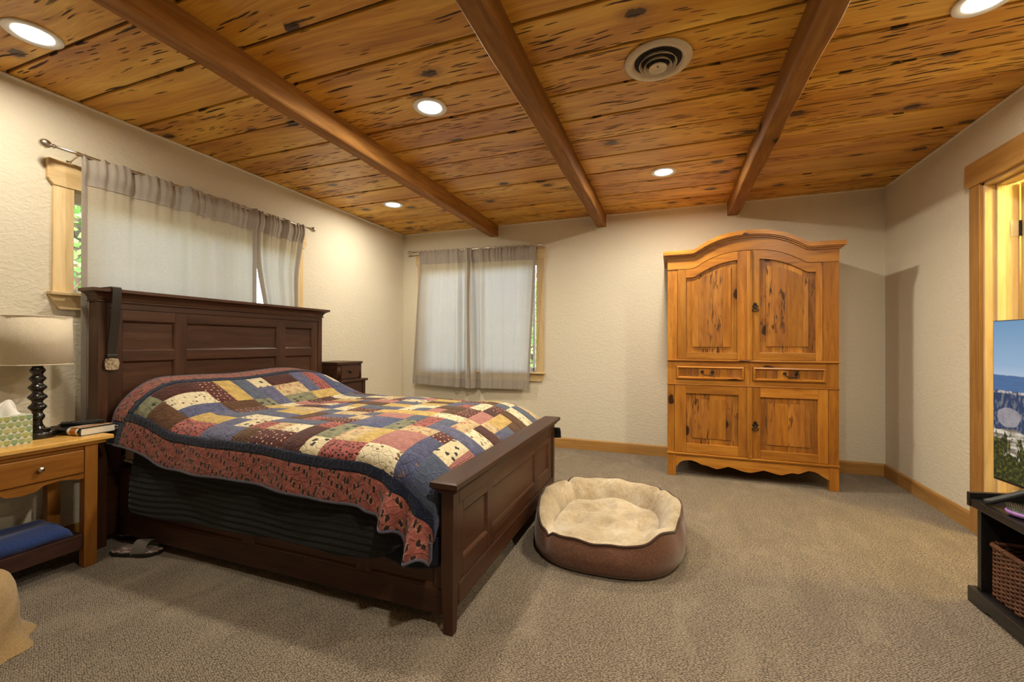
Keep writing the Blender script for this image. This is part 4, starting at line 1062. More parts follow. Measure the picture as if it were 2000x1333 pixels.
        bm = BM(); tube(bm, [(cx+.046*math.cos(a_), AY-.012-.008*abs(math.sin(a_)), .892+(.026*math.sin(a_))) for a_ in [PI+PI*k/14 for k in range(15)]], .0036, 8); obj('bail', bm, M['iron'], d, True)
    # base: feet and scalloped skirt
    for a, b in ((AX0,.044),(1.146,AX1)):
        for y0, y1 in ((AY-.002,AY+.055),(YBk-.06,YBk)):
            box('foot', a, b, y0, y1, 0, .196, M['armoire_z'], t, .003)
    box('base_moulding', AX0-.004, AX1+.004, AY-.012, AY+.04, .186, .203, M['armoire_x'], t, .005)
    xs = [.044,.055,.075,.11,.165,.205,.245,.284,.325,.362,.40,.446,.49,.540,.580,.614,.66,.705,.76,.80,.830,.865,.900,.945,.975,1.013,1.05,1.08,1.115,1.146]
    zs = [.080,.086,.115,.135,.140,.130,.111,.107,.094,.085,.095,.114,.105,.090,.083,.082,.095,.110,.098,.088,.085,.098,.111,.107,.122,.140,.136,.122,.098,.080]
    bm = BM(); band(bm, .044, 1.146, lambda x: lerp_tab(x,xs,zs), .190, AY+.004, AY+.028, 110); obj('skirt', bm, M['armoire_x'], t)
armoire()

# ------------------------------------------------------------------ near nightstand (oak) and what stands on it
NSX, NST = -2.742, .650
def nightstand():
    t = thing('nightstand', (-2.93, 1.07, 0), 'honey oak nightstand with one drawer and a dark lower shelf', 'nightstand')
    y0, y1, xb = .775, 1.318, -3.118
    box('top', xb, NSX+.022, y0-.055, y1+.057, .628, .650, M['oak_top'], t, .006, 3)
    box('top_moulding', xb, NSX+.010, y0-.030, y1+.030, .612, .629, M['oak_y'], t, .006)
    for yy0, yy1 in ((y0,y0+.052),(y1-.052,y1)):
        for x0, x1 in ((NSX-.046,NSX),(xb,xb+.046)): box('leg', x0, x1, yy0, yy1, 0, .613, M['oak_z'], t, .003)
    for yy in (y0+.006,y1-.026): box('side_apron', xb+.046, NSX-.046, yy, yy+.020, .46, .612, M['oak_y'], t, .002)
    box('back_apron', xb+.006, xb+.026, y0+.05, y1-.05, .46, .612, M['oak_y'], t, .002)
    box('rail', NSX-.030, NSX-.006, y0+.052, y1-.052, .594, .612, M['oak_y'], t, .002)
    d = box('drawer', NSX-.030, NSX+.004, y0+.056, y1-.056, .478, .592, M['oak_y'], t, .005)
    bm = BM(); lathe(bm, [(0,.0),(.006,0),(.0055,.008),(.012,.014),(.013,.019),(.009,.024),(0,.026)], 0, 0, 18); bmesh.ops.transform(bm, matrix=Matrix.Translation((NSX+.004,1.100,.538)) @ Matrix.Rotation(PI/2,4,'Y'), verts=bm.verts); obj('knob', bm, M['nickel'], d, True)
    ys = [y0+.052, y0+.075, y0+.10, y0+.14, y0+.20, (y0+y1)/2-.05, (y0+y1)/2, (y0+y1)/2+.05, y1-.20, y1-.14, y1-.10, y1-.075, y1-.052]
    zz = [.448,.446,.455,.462,.455,.436,.430,.436,.455,.462,.455,.446,.448]
    bm = BM(); n = 50; R = []
    for i in range(n+1):
        y = ys[0]+(ys[-1]-ys[0])*i/n; a = lerp_tab(y, ys, zz); R.append([bm.verts.new(p) for p in ((NSX-.024,y,a),(NSX-.006,y,a),(NSX-.006,y,.474),(NSX-.024,y,.474))])
    for A, B in zip(R,R[1:]):
        for k in range(4): bm.faces.new((A[k],A[(k+1)%4],B[(k+1)%4],B[k]))
    bm.faces.new(R[0]); bm.faces.new(R[-1][::-1]); obj('scalloped_apron', bm, M['oak_y'], t)
    s = box('lower_shelf', xb+.02, NSX-.018, y0+.02, y1-.055, .148, .166, M['walnut_shelf'], t, .003)
    box('shelf_front', NSX-.034, NSX-.006, y0+.052, y1-.053, .096, .170, M['walnut_shelf'], s, .004); box('shelf_side', xb+.03, NSX-.03, y1-.072, y1-.054, .10, .172, M['walnut_shelf'], s, .003)
nightstand()
def folded_blue():
    bm = BM()
    def F(a, b):
        y = .800+.440*a; x = -3.02+.245*b
        top = .226+.010*math.sin(5*a+1)+.006*math.sin(9*b+3*a)+.012*(1-b)
        e = min(b,1-b,a,1-a); return (x+.003*math.sin(14*a), y, .172+(top-.172)*(1-(1-min(1,e/.10))**3))
    n = 26; grid(bm, [[F(i/n,j/n) for j in range(n+1)] for i in range(n+1)])
    grid(bm, [[(F(i/n,j/n)[0],F(i/n,j/n)[1],.1705) for j in range(n+1)] for i in range(n+1)], flip=True); bmesh.ops.remove_doubles(bm, verts=bm.verts, dist=.0016)
    tag(obj('folded_cloth', bm, M['blue_cotton'], smooth=True), 'folded blue cloth lying on the dark lower shelf of the oak nightstand', 'cloth')
folded_blue()
def table_lamp(x, y):
    t = thing('table_lamp', (x, y, NST), 'table lamp with turned black base and beige linen drum shade', 'lamp')
    bm = BM(); lathe(bm, [(0,0),(.066,0),(.068,.004),(.068,.026),(.064,.031),(.046,.032),(.046,.044),(.030,.047),(.024,.058)], x, y, 40, NST); smooth_by_angle(obj('base', bm, M['lamp_black'], t), 40)
    prof = [(.024,.055),(.019,.070),(.018,.082)]
    z = .082
    for r, hgt in ((.028,.046),(.034,.050),(.036,.050),(.034,.046),(.031,.042),(.029,.040)):
        for q in range(1,9):
            f = q/8; prof.append((.019+(r-.019)*math.sin(PI*f)**2.2, z+hgt*f))
        z += hgt
    prof += [(.022,z+.004),(.030,z+.014),(.030,z+.020),(.012,z+.022),(.012,z+.060),(0,z+.062)]
    bm = BM(); lathe(bm, prof, x, y, 36, NST); obj('turned_stem', bm, M['lamp_black'], t, True)
    zs = NST+.365
    bm = BM(); r0, r1, hh = .126, .121, .240; seg = 64
    lathe(bm, [(r0,0),(r1,hh),(r1-.004,hh),(r0-.004,0),(r0,0)], x, y, seg, zs, cap=False); obj('shade', bm, M['linen_shade'], t, True)
    bm = BM()
    for r, zz in ((r0-.001,.001),(r1-.001,hh-.001)): tube(bm, [(x+r*math.cos(2*PI*k/48), y+r*math.sin(2*PI*k/48), zs+zz) for k in range(48)], .003, 6, closed=True)
    obj('shade_rim', bm, M['linen_shade'], t, True)
    bm = BM()
    for k in range(3):
        a = 2*PI*k/3+.4; tube(bm, [(x+.012*math.cos(a),y+.012*math.sin(a),zs+.012),(x+(r0-.004)*math.cos(a),y+(r0-.004)*math.sin(a),zs+.004)], .002, 6)
    lathe(bm, [(.018,-.004),(.020,.004),(.020,.016),(.016,.022),(.016,.075),(0,.08)], x, y, 16, zs); obj('fitter', bm, M['iron'], t)
table_lamp(-2.966, 1.182)
def tissue():
    t = thing('tissue_box', (-2.905, 1.045, NST), 'green leaf patterned tissue box with a white tissue pulled up', 'tissue box')
    n = NT('leaf_print'); c = n.coord()
    sp = n.n('SeparateXYZ'); n.l(c, sp.inputs[0])
    uu = n.math('MULTIPLY', n.math('ADD', sp.outputs[0], sp.outputs[1]), 1/.024); vv = n.math('MULTIPLY', sp.outputs[2], 1/.027)
    row = n.math('FLOOR', vv); sh = n.math('ADD', uu, n.math('MULTIPLY', n.math('MODULO', row, 2.0), .5))
    fu = n.math('SUBTRACT', n.math('FRACT', sh), .5); fv = n.math('SUBTRACT', n.math('FRACT', vv), .5)
    fq = n.math('SUBTRACT', fv, .16); wid = n.math('SUBTRACT', .50, n.math('MULTIPLY', n.math('MULTIPLY', fq, fq), 1.15))
    inside = n.step(n.math('SUBTRACT', n.math('ABSOLUTE', fu), wid), .03, -.05)
    cell = n.n('CombineXYZ'); n.l(n.math('FLOOR', sh), cell.inputs[0]); n.l(row, cell.inputs[1]); wn = n.n('TexWhiteNoise', noise_dimensions='2D'); n.l(cell.outputs[0], wn.inputs[0])
    leafc = n.ramp(wn.outputs[0], [(0,(.34,.40,.16)),(.35,(.44,.46,.14)),(.65,(.24,.38,.22)),(1,(.50,.50,.22))])
    leafc = n.mix(n.step(fv, .05, -.48), leafc, (.12,.22,.12))
    M['leaf_print'] = n.done(n.mix(inside, (.66,.68,.60), leafc), .55)
    box('carton', -2.950, -2.828, .880, 1.112, NST, NST+.138, M['leaf_print'], t, .0015)
    bm = BM()
    def F(a, b):
        ang = 2*PI*a; r = (.050*(1-b)**.8+.004)*(1+.28*math.sin(3*ang+2*b)+.12*math.sin(7*ang)); return (-2.888+r*.55*math.cos(ang)+.012*b, 1.038+r*math.sin(ang)+.012*b*b, NST+.1385+.072*b)
    grid(bm, [[F(i/36,j/12) for j in range(13)] for i in range(37)]); bmesh.ops.remove_doubles(bm, verts=bm.verts, dist=1e-4); obj('tissue', bm, M['tissue_paper'], t, True)
plain('tissue_paper', (.84,.82,.79), .8, var=.03)
tissue()
def book():
    t = thing('book', (-2.915, 1.338, NST), 'black hardback book with orange and white spine band on the nightstand', 'book', rz=.10, local=True)
    w2, d2, hh = .158, .225, .040      # local: spine at -y side, pages +y ; x = height of the book
    x0, x1, ya, yb = -.112, .112, -.078, .080
    M['page'] = plain('page', (.74,.70,.62), .8, var=.06, scale=200)
    bm = BM(); bx(bm, x0+.004, x1-.004, ya+.006, yb-.004, .003, hh-.003); obj('pages', bm, M['page'], t)
    bm = BM(); bx(bm, x0, x1, ya+.004, yb, 0, .003); bx(bm, x0, x1, ya+.004, yb, hh-.003, hh)
    R = []
    for xx in (x0, x1):
        R.append([bm.verts.new((xx, ya+.006-.010*math.sin(PI*k/8), hh*k/8)) for k in range(9)])
    for k in range(8): bm.faces.new((R[0][k],R[1][k],R[1][k+1],R[0][k+1]))
    obj('cover', bm, M['leather_black'], t)
    for xa, xb_, mt_ in ((.020,.095,'white_enamel'),(.040,.082,'band_orange')):
        e = .0006 if mt_ == 'white_enamel' else .0011
        bm = BM(); R = []
        for xx in (xa, xb_):
            R.append([bm.verts.new((xx, yb-.004, hh+e))]+[bm.verts.new((xx, ya+.006-(.010+e)*math.sin(PI*k/8), hh*k/8+(e if k==8 else 0))) for k in range(8,-1,-1)])
        for k in range(len(R[0])-1): bm.faces.new((R[0][k],R[1][k],R[1][k+1],R[0][k+1]))
        obj('dust_band', bm, M[mt_], t)
    bm = BM(); tube(bm, [(x1-.006,yb-.004,hh*.2),(x1-.002,yb+.010,hh*.35),(x1-.004,yb+.012,hh*.6),(x1-.012,yb-.002,hh*.75)], .0018, 6); obj('ribbon', bm, M['piping_white'], t)
plain('band_orange', (.42,.16,.03), .4)
book()
def remote():
    t = thing('remote_control', (-2.918, 1.338, NST+.041), 'black remote control lying on the book', 'remote', rz=1.12, local=True)
    bm = BM(); bx(bm, -.090,.090,-.023,.023,.0005,.020); bmesh.ops.bevel(bm, geom=list(bm.edges), offset=.008, segments=4, affect='EDGES'); obj('shell', bm, M['plastic_black'], t, True)
    for i in range(9):
        for j in range(3):
            bm = BM(); lathe(bm, [(0,0),(.0045,0),(.004,.0025),(0,.003)], -.074+i*.0165, -.0125+j*.0125, 10, .0195); obj('button', bm, M['plastic_dark'], t)
remote()

# ------------------------------------------------------------------ belt over the headboard corner
def belt():
    t = thing('leather_belt', (-2.90, 1.456, 1.0), 'black leather belt with square silver buckle hung over the headboard', 'belt')
    pts = [(-3.016,1.462,1.15),(-3.018,1.460,1.425),(-3.010,1.459,1.431),(-2.94,1.458,1.432),(-2.875,1.456,1.432),(-2.866,1.456,1.426),(-2.866,1.456,1.40),(-2.870,1.456,1.34),(-2.885,1.455,1.22),(-2.905,1.455,1.10),(-2.909,1.455,1.035)]
    bm = BM(); R = []; w2 = .021
    for i, p in enumerate(pts):
        d = (Vector(pts[min(i+1,len(pts)-1)])-Vector(pts[max(i-1,0)])).normalized(); nrm = Vector((d.z,0,-d.x)); v = Vector(p)
        R.append([bm.verts.new(v+Vector((0,s*w2,0))+nrm*q) for s, q in ((-1,.0018),(1,.0018),(1,-.0018),(-1,-.0018))])
    for A, B in zip(R,R[1:]):
        for k in range(4): bm.faces.new((A[k],A[(k+1)%4],B[(k+1)%4],B[k]))
    bm.faces.new(R[0]); bm.faces.new(R[-1][::-1]); smooth_by_angle(obj('strap', bm, M['leather_black'], t), 45)
    box('keeper', -2.914, -2.900, 1.431, 1.479, 1.044, 1.060, M['leather_black'], t, .003)
    n = NT('buckle_silver'); c = n.coord(); f = n.noise(c, 90, 4, .6, 1.5); M['buckle_silver'] = n.done(n.ramp(f,[(.4,(.16,.12,.08)),(.55,(.55,.46,.34))]), .35, n.bump(f,.8,.003), .5, .8)
    bm = BM(); pr = []
    for k in range(48):
        a = 2*PI*k/48; r = .032*(1/max(abs(math.cos(a)),abs(math.sin(a))))*(1-.05*math.cos(4*a+PI)); r = min(r,.041); pr.append((1.455+r*math.cos(a)*.98, 1.006+r*math.sin(a)))
    prism(bm, pr, 'x', -2.914, -2.902); obj('buckle', bm, M['buckle_silver'], t, bevel=.0015, seg=1)
belt()

# ------------------------------------------------------------------ far nightstand (dark)
def far_stand():
    t = thing('nightstand', (-2.95, 3.24, 0), 'dark cherry nightstand with small raised drawer beyond the headboard', 'nightstand')
    fx, xb = -2.795, -3.118; y0, y1 = 3.085, 3.425
    box('top', xb, fx+.022, y0-.012, y1+.014, .764, .786, M['cherry_y'], t, .006, 3)
    for x0, x1 in ((fx-.040,fx),(xb,xb+.04)):
        for a, b in ((y0,y0+.04),(y1-.04,y1)): box('leg', x0, x1, a, b, 0, .765, M['cherry_z'], t, .003)
    d = box('drawer', fx-.03, fx-.004, y0+.042, y1-.042, .660, .758, M['cherry_y'], t, .003)
    for yy in (y0+.005,y1-.022): box('side_panel', xb+.04, fx-.04, yy, yy+.017, .645, .765, M['cherry_y'], t, .002)
    box('lower_rail', fx-.03, fx-.006, y0+.04, y1-.04, .640, .656, M['cherry_y'], t, .002); box('shelf', xb+.01, fx-.01, y0+.01, y1-.01, .18, .20, M['cherry_y'], t, .003)
    r = box('riser_body', xb+.02, fx-.010, y0-.030, y1-.052, .786, .930, M['cherry_y'], t, .003)
    box('riser_top', xb+.02, fx+.004, y0-.036, y1-.046, .930, .952, M['cherry_y'], r, .004); box('riser_drawer', fx-.012, fx-.001, y0+.016, y1-.090, .800, .916, M['cherry_y'], r, .003)
    for a in [y0-.026+.007*k for k in range(6)]+[y1-.086+.007*k for k in range(5)]:
        bm = BM(); tube(bm, [(fx-.009,a+.003,.792),(fx-.009,a+.003,.926)], .0028, 8); obj('reeding', bm, M['cherry_z'], r, True)
    bm = BM(); lathe(bm, [(0,0),(.005,0),(.005,.008),(.014,.014),(.012,.022),(0,.025)], 0, 0, 16); bmesh.ops.transform(bm, matrix=Matrix.Translation((fx-.001,3.205,.862)) @ Matrix.Rotation(PI/2,4,'Y'), verts=bm.verts); obj('knob', bm, M['iron'], r, True)
far_stand()

# ------------------------------------------------------------------ dog bed
def dog_bed(cx, cy):
    t = thing('dog_bed', (cx, cy, 0), 'round dog bed of brown suede with cream fleece lining beside the footboard', 'dog bed')
    def Rr(a):
        c, s = math.cos(a), math.sin(a); rx, ry = .415, .425; e = 2.5
        r = (abs(c/rx)**e+abs(s/ry)**e)**(-1/e)
        return r*(1+.012*math.sin(3*a+.6)+.008*math.sin(5*a))
    FR = math.radians(-96)                                        # low front
    def dang(a, b): return (a-b+PI)%(2*PI)-PI
    def hh(a):
        d = abs(dang(a, FR)); h = .160+.072*smooth01(.70,1.35,d)
        h += .045*math.exp(-(dang(a,math.radians(-48))/.15)**2)-.035*math.exp(-(dang(a,math.radians(-26))/.13)**2)     # flap standing up at the right front
        for s in (136, 46, 233): h -= .026*math.exp(-(dang(a,math.radians(s))/.045)**2)
        return h+.004*math.sin(9*a)+.003*math.sin(17*a+1)
    def inn(a): # how far the bolster leans in
        d = abs(dang(a, FR)); return smooth01(.6,1.3,d)
    N = 144
    def pt(a, k, z): r = Rr(a)*k; return (cx+r*math.cos(a), cy+r*math.sin(a), z)
    out, inner = [], []
    for i in range(N+1):
        a = 2*PI*i/N; h = hh(a); f = inn(a)
        wr = .006*math.sin(14*a+2*math.sin(3*a))
        prof = [(.86,0.001),(.945,.006),(.985,.030),(1.0+wr*.6,.30*h+.02),(.995+wr,.55*h),(.972+wr*.5,.80*h),(.940,h-.004)]
        out.append([pt(a,k,z) for k, z in prof])
        pin = 1-sum(.16*math.exp(-(dang(a,math.radians(s))/.045)**2) for s in (136,46,233,-30))
        wri = .010*math.sin(11*a+1)*f
        ip = [(.938,h-.002),(.905,h+.006*f),(.86,h+.008*f),(.81-.02*f,h-.012),(.765-.035*f,h*.80*pin),(.735-.045*f+wri,h*.62*pin),(.715-.05*f,h*.48),(.70-.05*f,.050)]
        inner.append([pt(a,k,z) for k, z in ip])
    bm = BM(); grid(bm, out); bmesh.ops.remove_doubles(bm, verts=bm.verts, dist=1e-5)
    rim = [v for v in bm.verts if v.co.z < .0015]
    obj('outer_wall', bm, M['suede_brown'], t, True)
    bm = BM(); grid(bm, inner, flip=True); bmesh.ops.remove_doubles(bm, verts=bm.verts, dist=1e-5); obj('bolster', bm, M['fleece'], t, True)
    bm = BM(); tube(bm, [pt(2*PI*i/N,.940,hh(2*PI*i/N)-.003) for i in range(N)], .0065, 8, closed=True); obj('piping', bm, M['piping_brown'], t, True)
    # tufted cushion
    dim = [(.09,.03),(-.11,.06),(.0,-.12),(-.03,.16),(.17,-.09),(-.17,-.09),(.14,.15)]
    bm = BM(); nr, na = 26, 96; G = []
    for i in range(na+1):
        a = 2*PI*i/na; row = []
        for j in range(nr+1):
            q = j/nr; f = inn(a); k = q*(.735+.10*(1-f)); x, y, _ = pt(a, k, 0)
            z = .146-.002*(1-inn(a))*q+.008*(1-q)+.013*math.sin(21*x+2)*math.sin(19*y)
            for dx, dy in dim: z -= .034*math.exp(-((x-cx-dx)**2+(y-cy-dy)**2)/.0022)
            z *= 1-.75*max(0,(q-.84)/.16)**2*f
            z -= .02*(1-f)*max(0,(q-.9)/.1)**2
            row.append((x,y,z))
        G.append(row)
    grid(bm, G); bmesh.ops.remove_doubles(bm, verts=bm.verts, dist=1e-5); obj('cushion', bm, M['fleece'], t, True)
    # bottom
    bm = BM(); v = [bm.verts.new(pt(2*PI*i/48,.875,.0015)) for i in range(48)]; bm.faces.new(v); obj('bottom', bm, M['piping_brown'], t)
dog_bed(-.335, 2.495)

# ------------------------------------------------------------------ black bench with cubbies, right edge
def bench():
    t = thing('storage_bench', (1.47, 1.7, 0), 'black painted storage bench with open cubbies by the doorway', 'bench')
    fx, xb = 1.240, 1.690; ye, yn = 2.486, .96; zt = .452
    by, bz = M['black_paint_y'], M['black_paint_z']
    box('top', fx, xb, yn, ye-.006, zt-.034, zt, by, t, .004)
    # end lip standing a little above the top, rising toward the wall
    bm = BM(); v0 = [(fx-.004,ye-.012,zt-.034),(xb,ye-.012,zt-.034),(xb,ye-.012,zt+.058),(fx-.004,ye-.012,zt+.026)]
    A = [bm.verts.new(p) for p in v0]; B = [bm.verts.new((p[0],p[1]+.020,p[2])) for p in v0]
    bm.faces.new(A); bm.faces.new(B[::-1])
    for k in range(4): bm.faces.new((A[k],B[k],B[(k+1)%4],A[(k+1)%4]))
    obj('end_lip', bm, by, t, bevel=.003)
    box('side_panel', fx+.014, xb, ye-.052, ye-.028, .05, zt-.034, bz, t, .002); box('side_panel', fx+.014, xb, yn+.02, yn+.044, .05, zt-.034, bz, t, .002)
    box('divider', fx+.018, xb-.01, 1.715, 1.735, .07, zt-.034, bz, t, .002)
    box('floor_board', fx+.006, xb, yn+.01, ye-.02, .050, .066, by, t, .002); box('back_panel', xb-.012, xb, yn, ye-.03, .05, zt-.034, by, t, .001)
    # plinth with cut-out feet
    pr = [(yn,.0),(yn+.10,.0),(yn+.13,.018),(ye-.13,.018),(ye-.10,.0),(ye,.0),(ye,.068),(yn,.068)]
    bm = BM(); prism(bm, pr, 'x', fx-.006, fx+.014); obj('plinth', bm, by, t, bevel=.003, seg=1)
    bm = BM(); prism(bm, [(fx+.01,0),(xb,0),(xb,.068),(fx+.01,.068)], 'y', ye-.022, ye-.002); obj('plinth_end', bm, by, t)
bench()
def basket(y0, y1, label):
    x0, x1, z0, z1 = 1.272, 1.66, .068, .290
    t = thing('wicker_basket', ((x0+x1)/2, (y0+y1)/2, z0), label, 'basket', 'wicker baskets in the bench')
    def ring(z, off):
        r = .022; pts = []
        a0, a1, b0_, b1_ = x0+off, x1-off, y0+off, y1-off
        for cx_, cy_, s in ((a1-r,b0_+r,-90),(a1-r,b1_-r,0),(a0+r,b1_-r,90),(a0+r,b0_+r,180)):
            for q in range(5): a = math.radians(s+22.5*q); pts.append(Vector((cx_+r*math.cos(a), cy_+r*math.sin(a), z)))
        # resample evenly
        P = pts+[pts[0]]; L = [0]
        for a, b in zip(P,P[1:]): L.append(L[-1]+(b-a).length)
        n = 240; out = []
        for k in range(n):
            d = L[-1]*k/n; i = max(j for j in range(len(L)-1) if L[j] <= d); f = (d-L[i])/(L[i+1]-L[i]); out.append(P[i].lerp(P[i+1],f))
        return out
    n = 240; per = 80
    rows = 24
    cxm, cym = (x0+x1)/2, (y0+y1)/2
    for r in range(rows):
        z = z0+.008+(z1-z0-.026)*r/(rows-1); base = ring(z, .006); pts = []
        for k, p in enumerate(base):
            nx_ = Vector((p.x-cxm, p.y-cym, 0)); nx_ = Vector((1 if nx_.x>0 else -1,0,0)) if abs(nx_.x)/(x1-x0) > abs(nx_.y)/(y1-y0) else Vector((0,1 if nx_.y>0 else -1,0))
            pts.append(p+nx_*.0040*math.sin(2*PI*per/2*k/n+PI*(r%2)))
        bm = BM(); tube(bm, pts, .0046, 5, closed=True); obj('weaver', bm, M['wicker'], t, True)
    base0 = ring(z0+.002,.006); base1 = ring(z1-.012,.006)
    bm = BM()
    for k in range(0, n, n//per): tube(bm, [base0[k], base1[k]], .0036, 5)
    o = obj('stakes', bm, M['wicker'], t)
    bm = BM(); tube(bm, ring(z1-.006,.004), .0105, 8, closed=True); obj('rim', bm, M['wicker'], t, True)
    bm = BM(); rr = ring(z1-.006,.004)
    for k in range(0, n, 12): 
        d = (rr[(k+1)%n]-rr[k]).normalized(); s = d.cross(Vector((0,0,1)))
        tube(bm, [rr[k]+s*.0115*math.cos(a)+Vector((0,0,.0115*math.sin(a)))+d*.006*a/6.3 for a in [2*PI*q/10 for q in range(10)]], .0022, 4, closed=True)
    obj('rim_binding', bm, M['wicker'], t)
    bm = BM(); bx(bm, x0+.016, x1-.016, y0+.016, y1-.016, z0, z0+.006); obj('base', bm, M['wicker'], t)
n_ = NT('wicker'); c_ = n_.coord(scale=(1,1,1)); f_ = n_.noise(n_.coord(scale=(.4,.4,2)), 60, 4, .6); g_ = n_.noise(c_, 9, 3)
M['wicker'] = n_.done(n_.ramp(n_.math('ADD', n_.math('MULTIPLY', f_, .6), n_.math('MULTIPLY', g_, .4)), [(.35,(.045,.016,.009)),(.52,(.125,.048,.024)),(.68,(.24,.105,.055))]), .38, n_.bump(f_, .3, .002), .5)
basket(1.765, 2.424, 'dark woven wicker basket in the bench cubby nearest the doorway')
basket(1.01, 1.690, 'dark woven wicker basket in the bench cubby farthest from the doorway')

# ------------------------------------------------------------------ television
def television():
    t = thing('television', (1.352, 2.550, .452), 'flat screen television on the bench showing a mountain landscape', 'television', rz=math.radians(5.5), local=True)
    # local frame: screen faces -x, the far edge is at y=0, the set runs to y=-W
    W, Z0, Z1 = 1.240, .080, .786
    box('housing', .004, .030, -W, 0, Z0, Z1, M['plastic_black'], t, .004); box('rear_bulge', .03, .062, -W+.18, -.18, Z0+.06, Z1-.30, M['plastic_black'], t, .008)
    n = NT('tv_picture'); uv = n.n('TexCoord').outputs['UV']; sp = n.n('SeparateXYZ'); n.l(uv, sp.inputs[0]); u, v = sp.outputs[0], sp.outputs[1]
    def nz(sx, sy, sc, det=4, ox=0): return n.noise(n.coord(src=uv, scale=(sx,sy,1), loc=(ox,ox*.3,0)), sc, det, .6)
    skyc = n.ramp(v, [(.60,(.46,.53,.62)),(.72,(.26,.40,.56)),(1.0,(.13,.28,.46))])
    ridge = n.math('ADD', .660, n.math('MULTIPLY', n.math('SUBTRACT', nz(1,0,5), .5), .06))
    col = n.mix(n.step(n.math('SUBTRACT', v, ridge), .003, -.003), skyc, n.mix(nz(2,10,8), (.035,.10,.24), (.075,.17,.33)))
    r2_ = n.math('ADD', .560, n.math('MULTIPLY', n.math('SUBTRACT', nz(1,0,60,2,3), .5), .03))
    cliff = n.mix(n.step(nz(16,3,6,4,5), .50,.60), (.012,.040,.105), (.13,.15,.17))
    col = n.mix(n.step(n.math('SUBTRACT', v, r2_), .003, -.003), col, cliff)
    rim_ = n.math('MULTIPLY', n.step(n.math('ABSOLUTE', n.math('SUBTRACT', v, .553)), .012, .004), n.step(nz(14,6,4,3,9), .42,.56)); col = n.mix(rim_, col, (.50,.44,.42))
    du_ = n.math('SUBTRACT', u, .062); dv_ = n.math('SUBTRACT', v, .395)
    dome = n.math('ADD', n.math('MULTIPLY', n.math('MULTIPLY', du_,du_), 420), n.math('ADD', n.math('MULTIPLY', n.math('MULTIPLY', dv_,dv_), 260), n.math('MULTIPLY', n.math('SUBTRACT', nz(1,1,16,3,2), .5), .9)))
    col = n.mix(n.step(dome, 1.05, .85), col, n.mix(nz(3,1.4,14,5), (.12,.13,.17), (.42,.38,.38)))
    rock = n.math('ADD', .315, n.math('MULTIPLY', n.math('SUBTRACT', nz(1,0,14,4,7), .5), .10))
    rockc = n.mix(n.step(nz(1.2,4,9,5,4), .42,.60), (.17,.14,.10), (.62,.56,.46))
    col = n.mix(n.step(n.math('SUBTRACT', v, rock), .004, -.004), col, rockc)
    tn = n.math('ADD', nz(7,1.6,4,4,6), n.math('MULTIPLY', nz(30,10,3,3,8), .25)); tm = n.step(n.math('SUBTRACT', tn, n.math('MULTIPLY', n.math('MAXIMUM', n.math('SUBTRACT', v, .05), 0.0), 1.15)), .36, .42)
    tm = n.math('MULTIPLY', tm, n.step(n.math('SUBTRACT', v, rock), .015, -.02))
    treec = n.ramp(nz(18,9,5,5,3), [(.35,(.004,.008,.006)),(.52,(.022,.038,.010)),(.68,(.15,.135,.022))])
    col = n.mix(tm, col, treec)
    n.l(col, n.b.inputs['Emission Color']); n.b.inputs['Emission Strength'].default_value = .95
    M['tv_picture'] = n.done((.004,.004,.005), .25, None, .5)
    bm = BM(); L = bm.loops.layers.uv.verify(); pts = [(.0035,-.004,Z0+.012),(.0035,-W+.004,Z0+.012),(.0035,-W+.004,Z1-.004),(.0035,-.004,Z1-.004)]
    f = bm.faces.new([bm.verts.new(p) for p in pts])
    for lp, q in zip(f.loops, ((0,0),(1.0,0),(1.0,1),(0,1))): lp[L].uv = q
    obj('screen', bm, M['tv_picture'], t)
    for yy in (-.19, -W+.24):
        bm = BM(); tube(bm, [(-.118,yy+.051,.013),(-.100,yy+.044,.019),(-.03,yy+.015,.062),(.0,yy,.084),(.02,yy,.098)], [.012,.014,.014,.013,.012], 8); tube(bm, [(.150,yy+.05,.012),(.07,yy+.03,.045),(.02,yy+.01,.085)], [.011,.013,.013], 8); obj('foot', bm, M['plastic_dark'], t, True)
television()
def brush():
    t = thing('hairbrush', (1.29, 2.27, .452), 'purple backed hairbrush lying bristles up on the black bench', 'hairbrush', rz=math.radians(-72), local=True)
    M['lilac'] = plain('lilac', (.36,.17,.52), .35)
    def outl(k, n=40, s=1.0):
        a = 2*PI*k/n; return (.052*s*math.cos(a), .030*s*math.sin(a))
    bm = BM(); n = 40; R = []
    for s, z in ((.80,.004),(1.0,.010),(1.02,.017),(.95,.022)): R.append([bm.verts.new((*outl(k,n,s),z)) for k in range(n)])
    for A, B in zip(R,R[1:]):
        for k in range(n): bm.faces.new((A[k],A[(k+1)%n],B[(k+1)%n],B[k]))
    bm.faces.new(R[0][::-1]); bm.faces.new(R[-1]); obj('head', bm, M['lilac'], t, True)
    bm = BM(); tube(bm, [(.048,0,.014),(.085,0,.012),(.13,0,.013),(.165,0,.012)], [.010,.009,.012,.009], 10); obj('handle', bm, M['lilac'], t, True)
    bm = BM(); R = []
    for s, z in ((.92,.021),(.86,.0255),(.55,.029)): R.append([bm.verts.new((*outl(k,n,s),z)) for k in range(n)])
    for A, B in zip(R,R[1:]):
        for k in range(n): bm.faces.new((A[k],A[(k+1)%n],B[(k+1)%n],B[k]))
    bm.faces.new(R[-1]); obj('pad', bm, M['plastic_dark'], t, True)
    bm = BM()
    for i in range(-5,6):
        for j in range(-3,4):
            x, y = i*.0085, j*.008
            if (x/.048)**2+(y/.027)**2 < .9: tube(bm, [(x,y,.027),(x*1.06,y*1.06,.046)], .0007, 4)
    o = obj('bristles', bm, M['nickel'], t); o['kind'] = 'stuff'
brush()

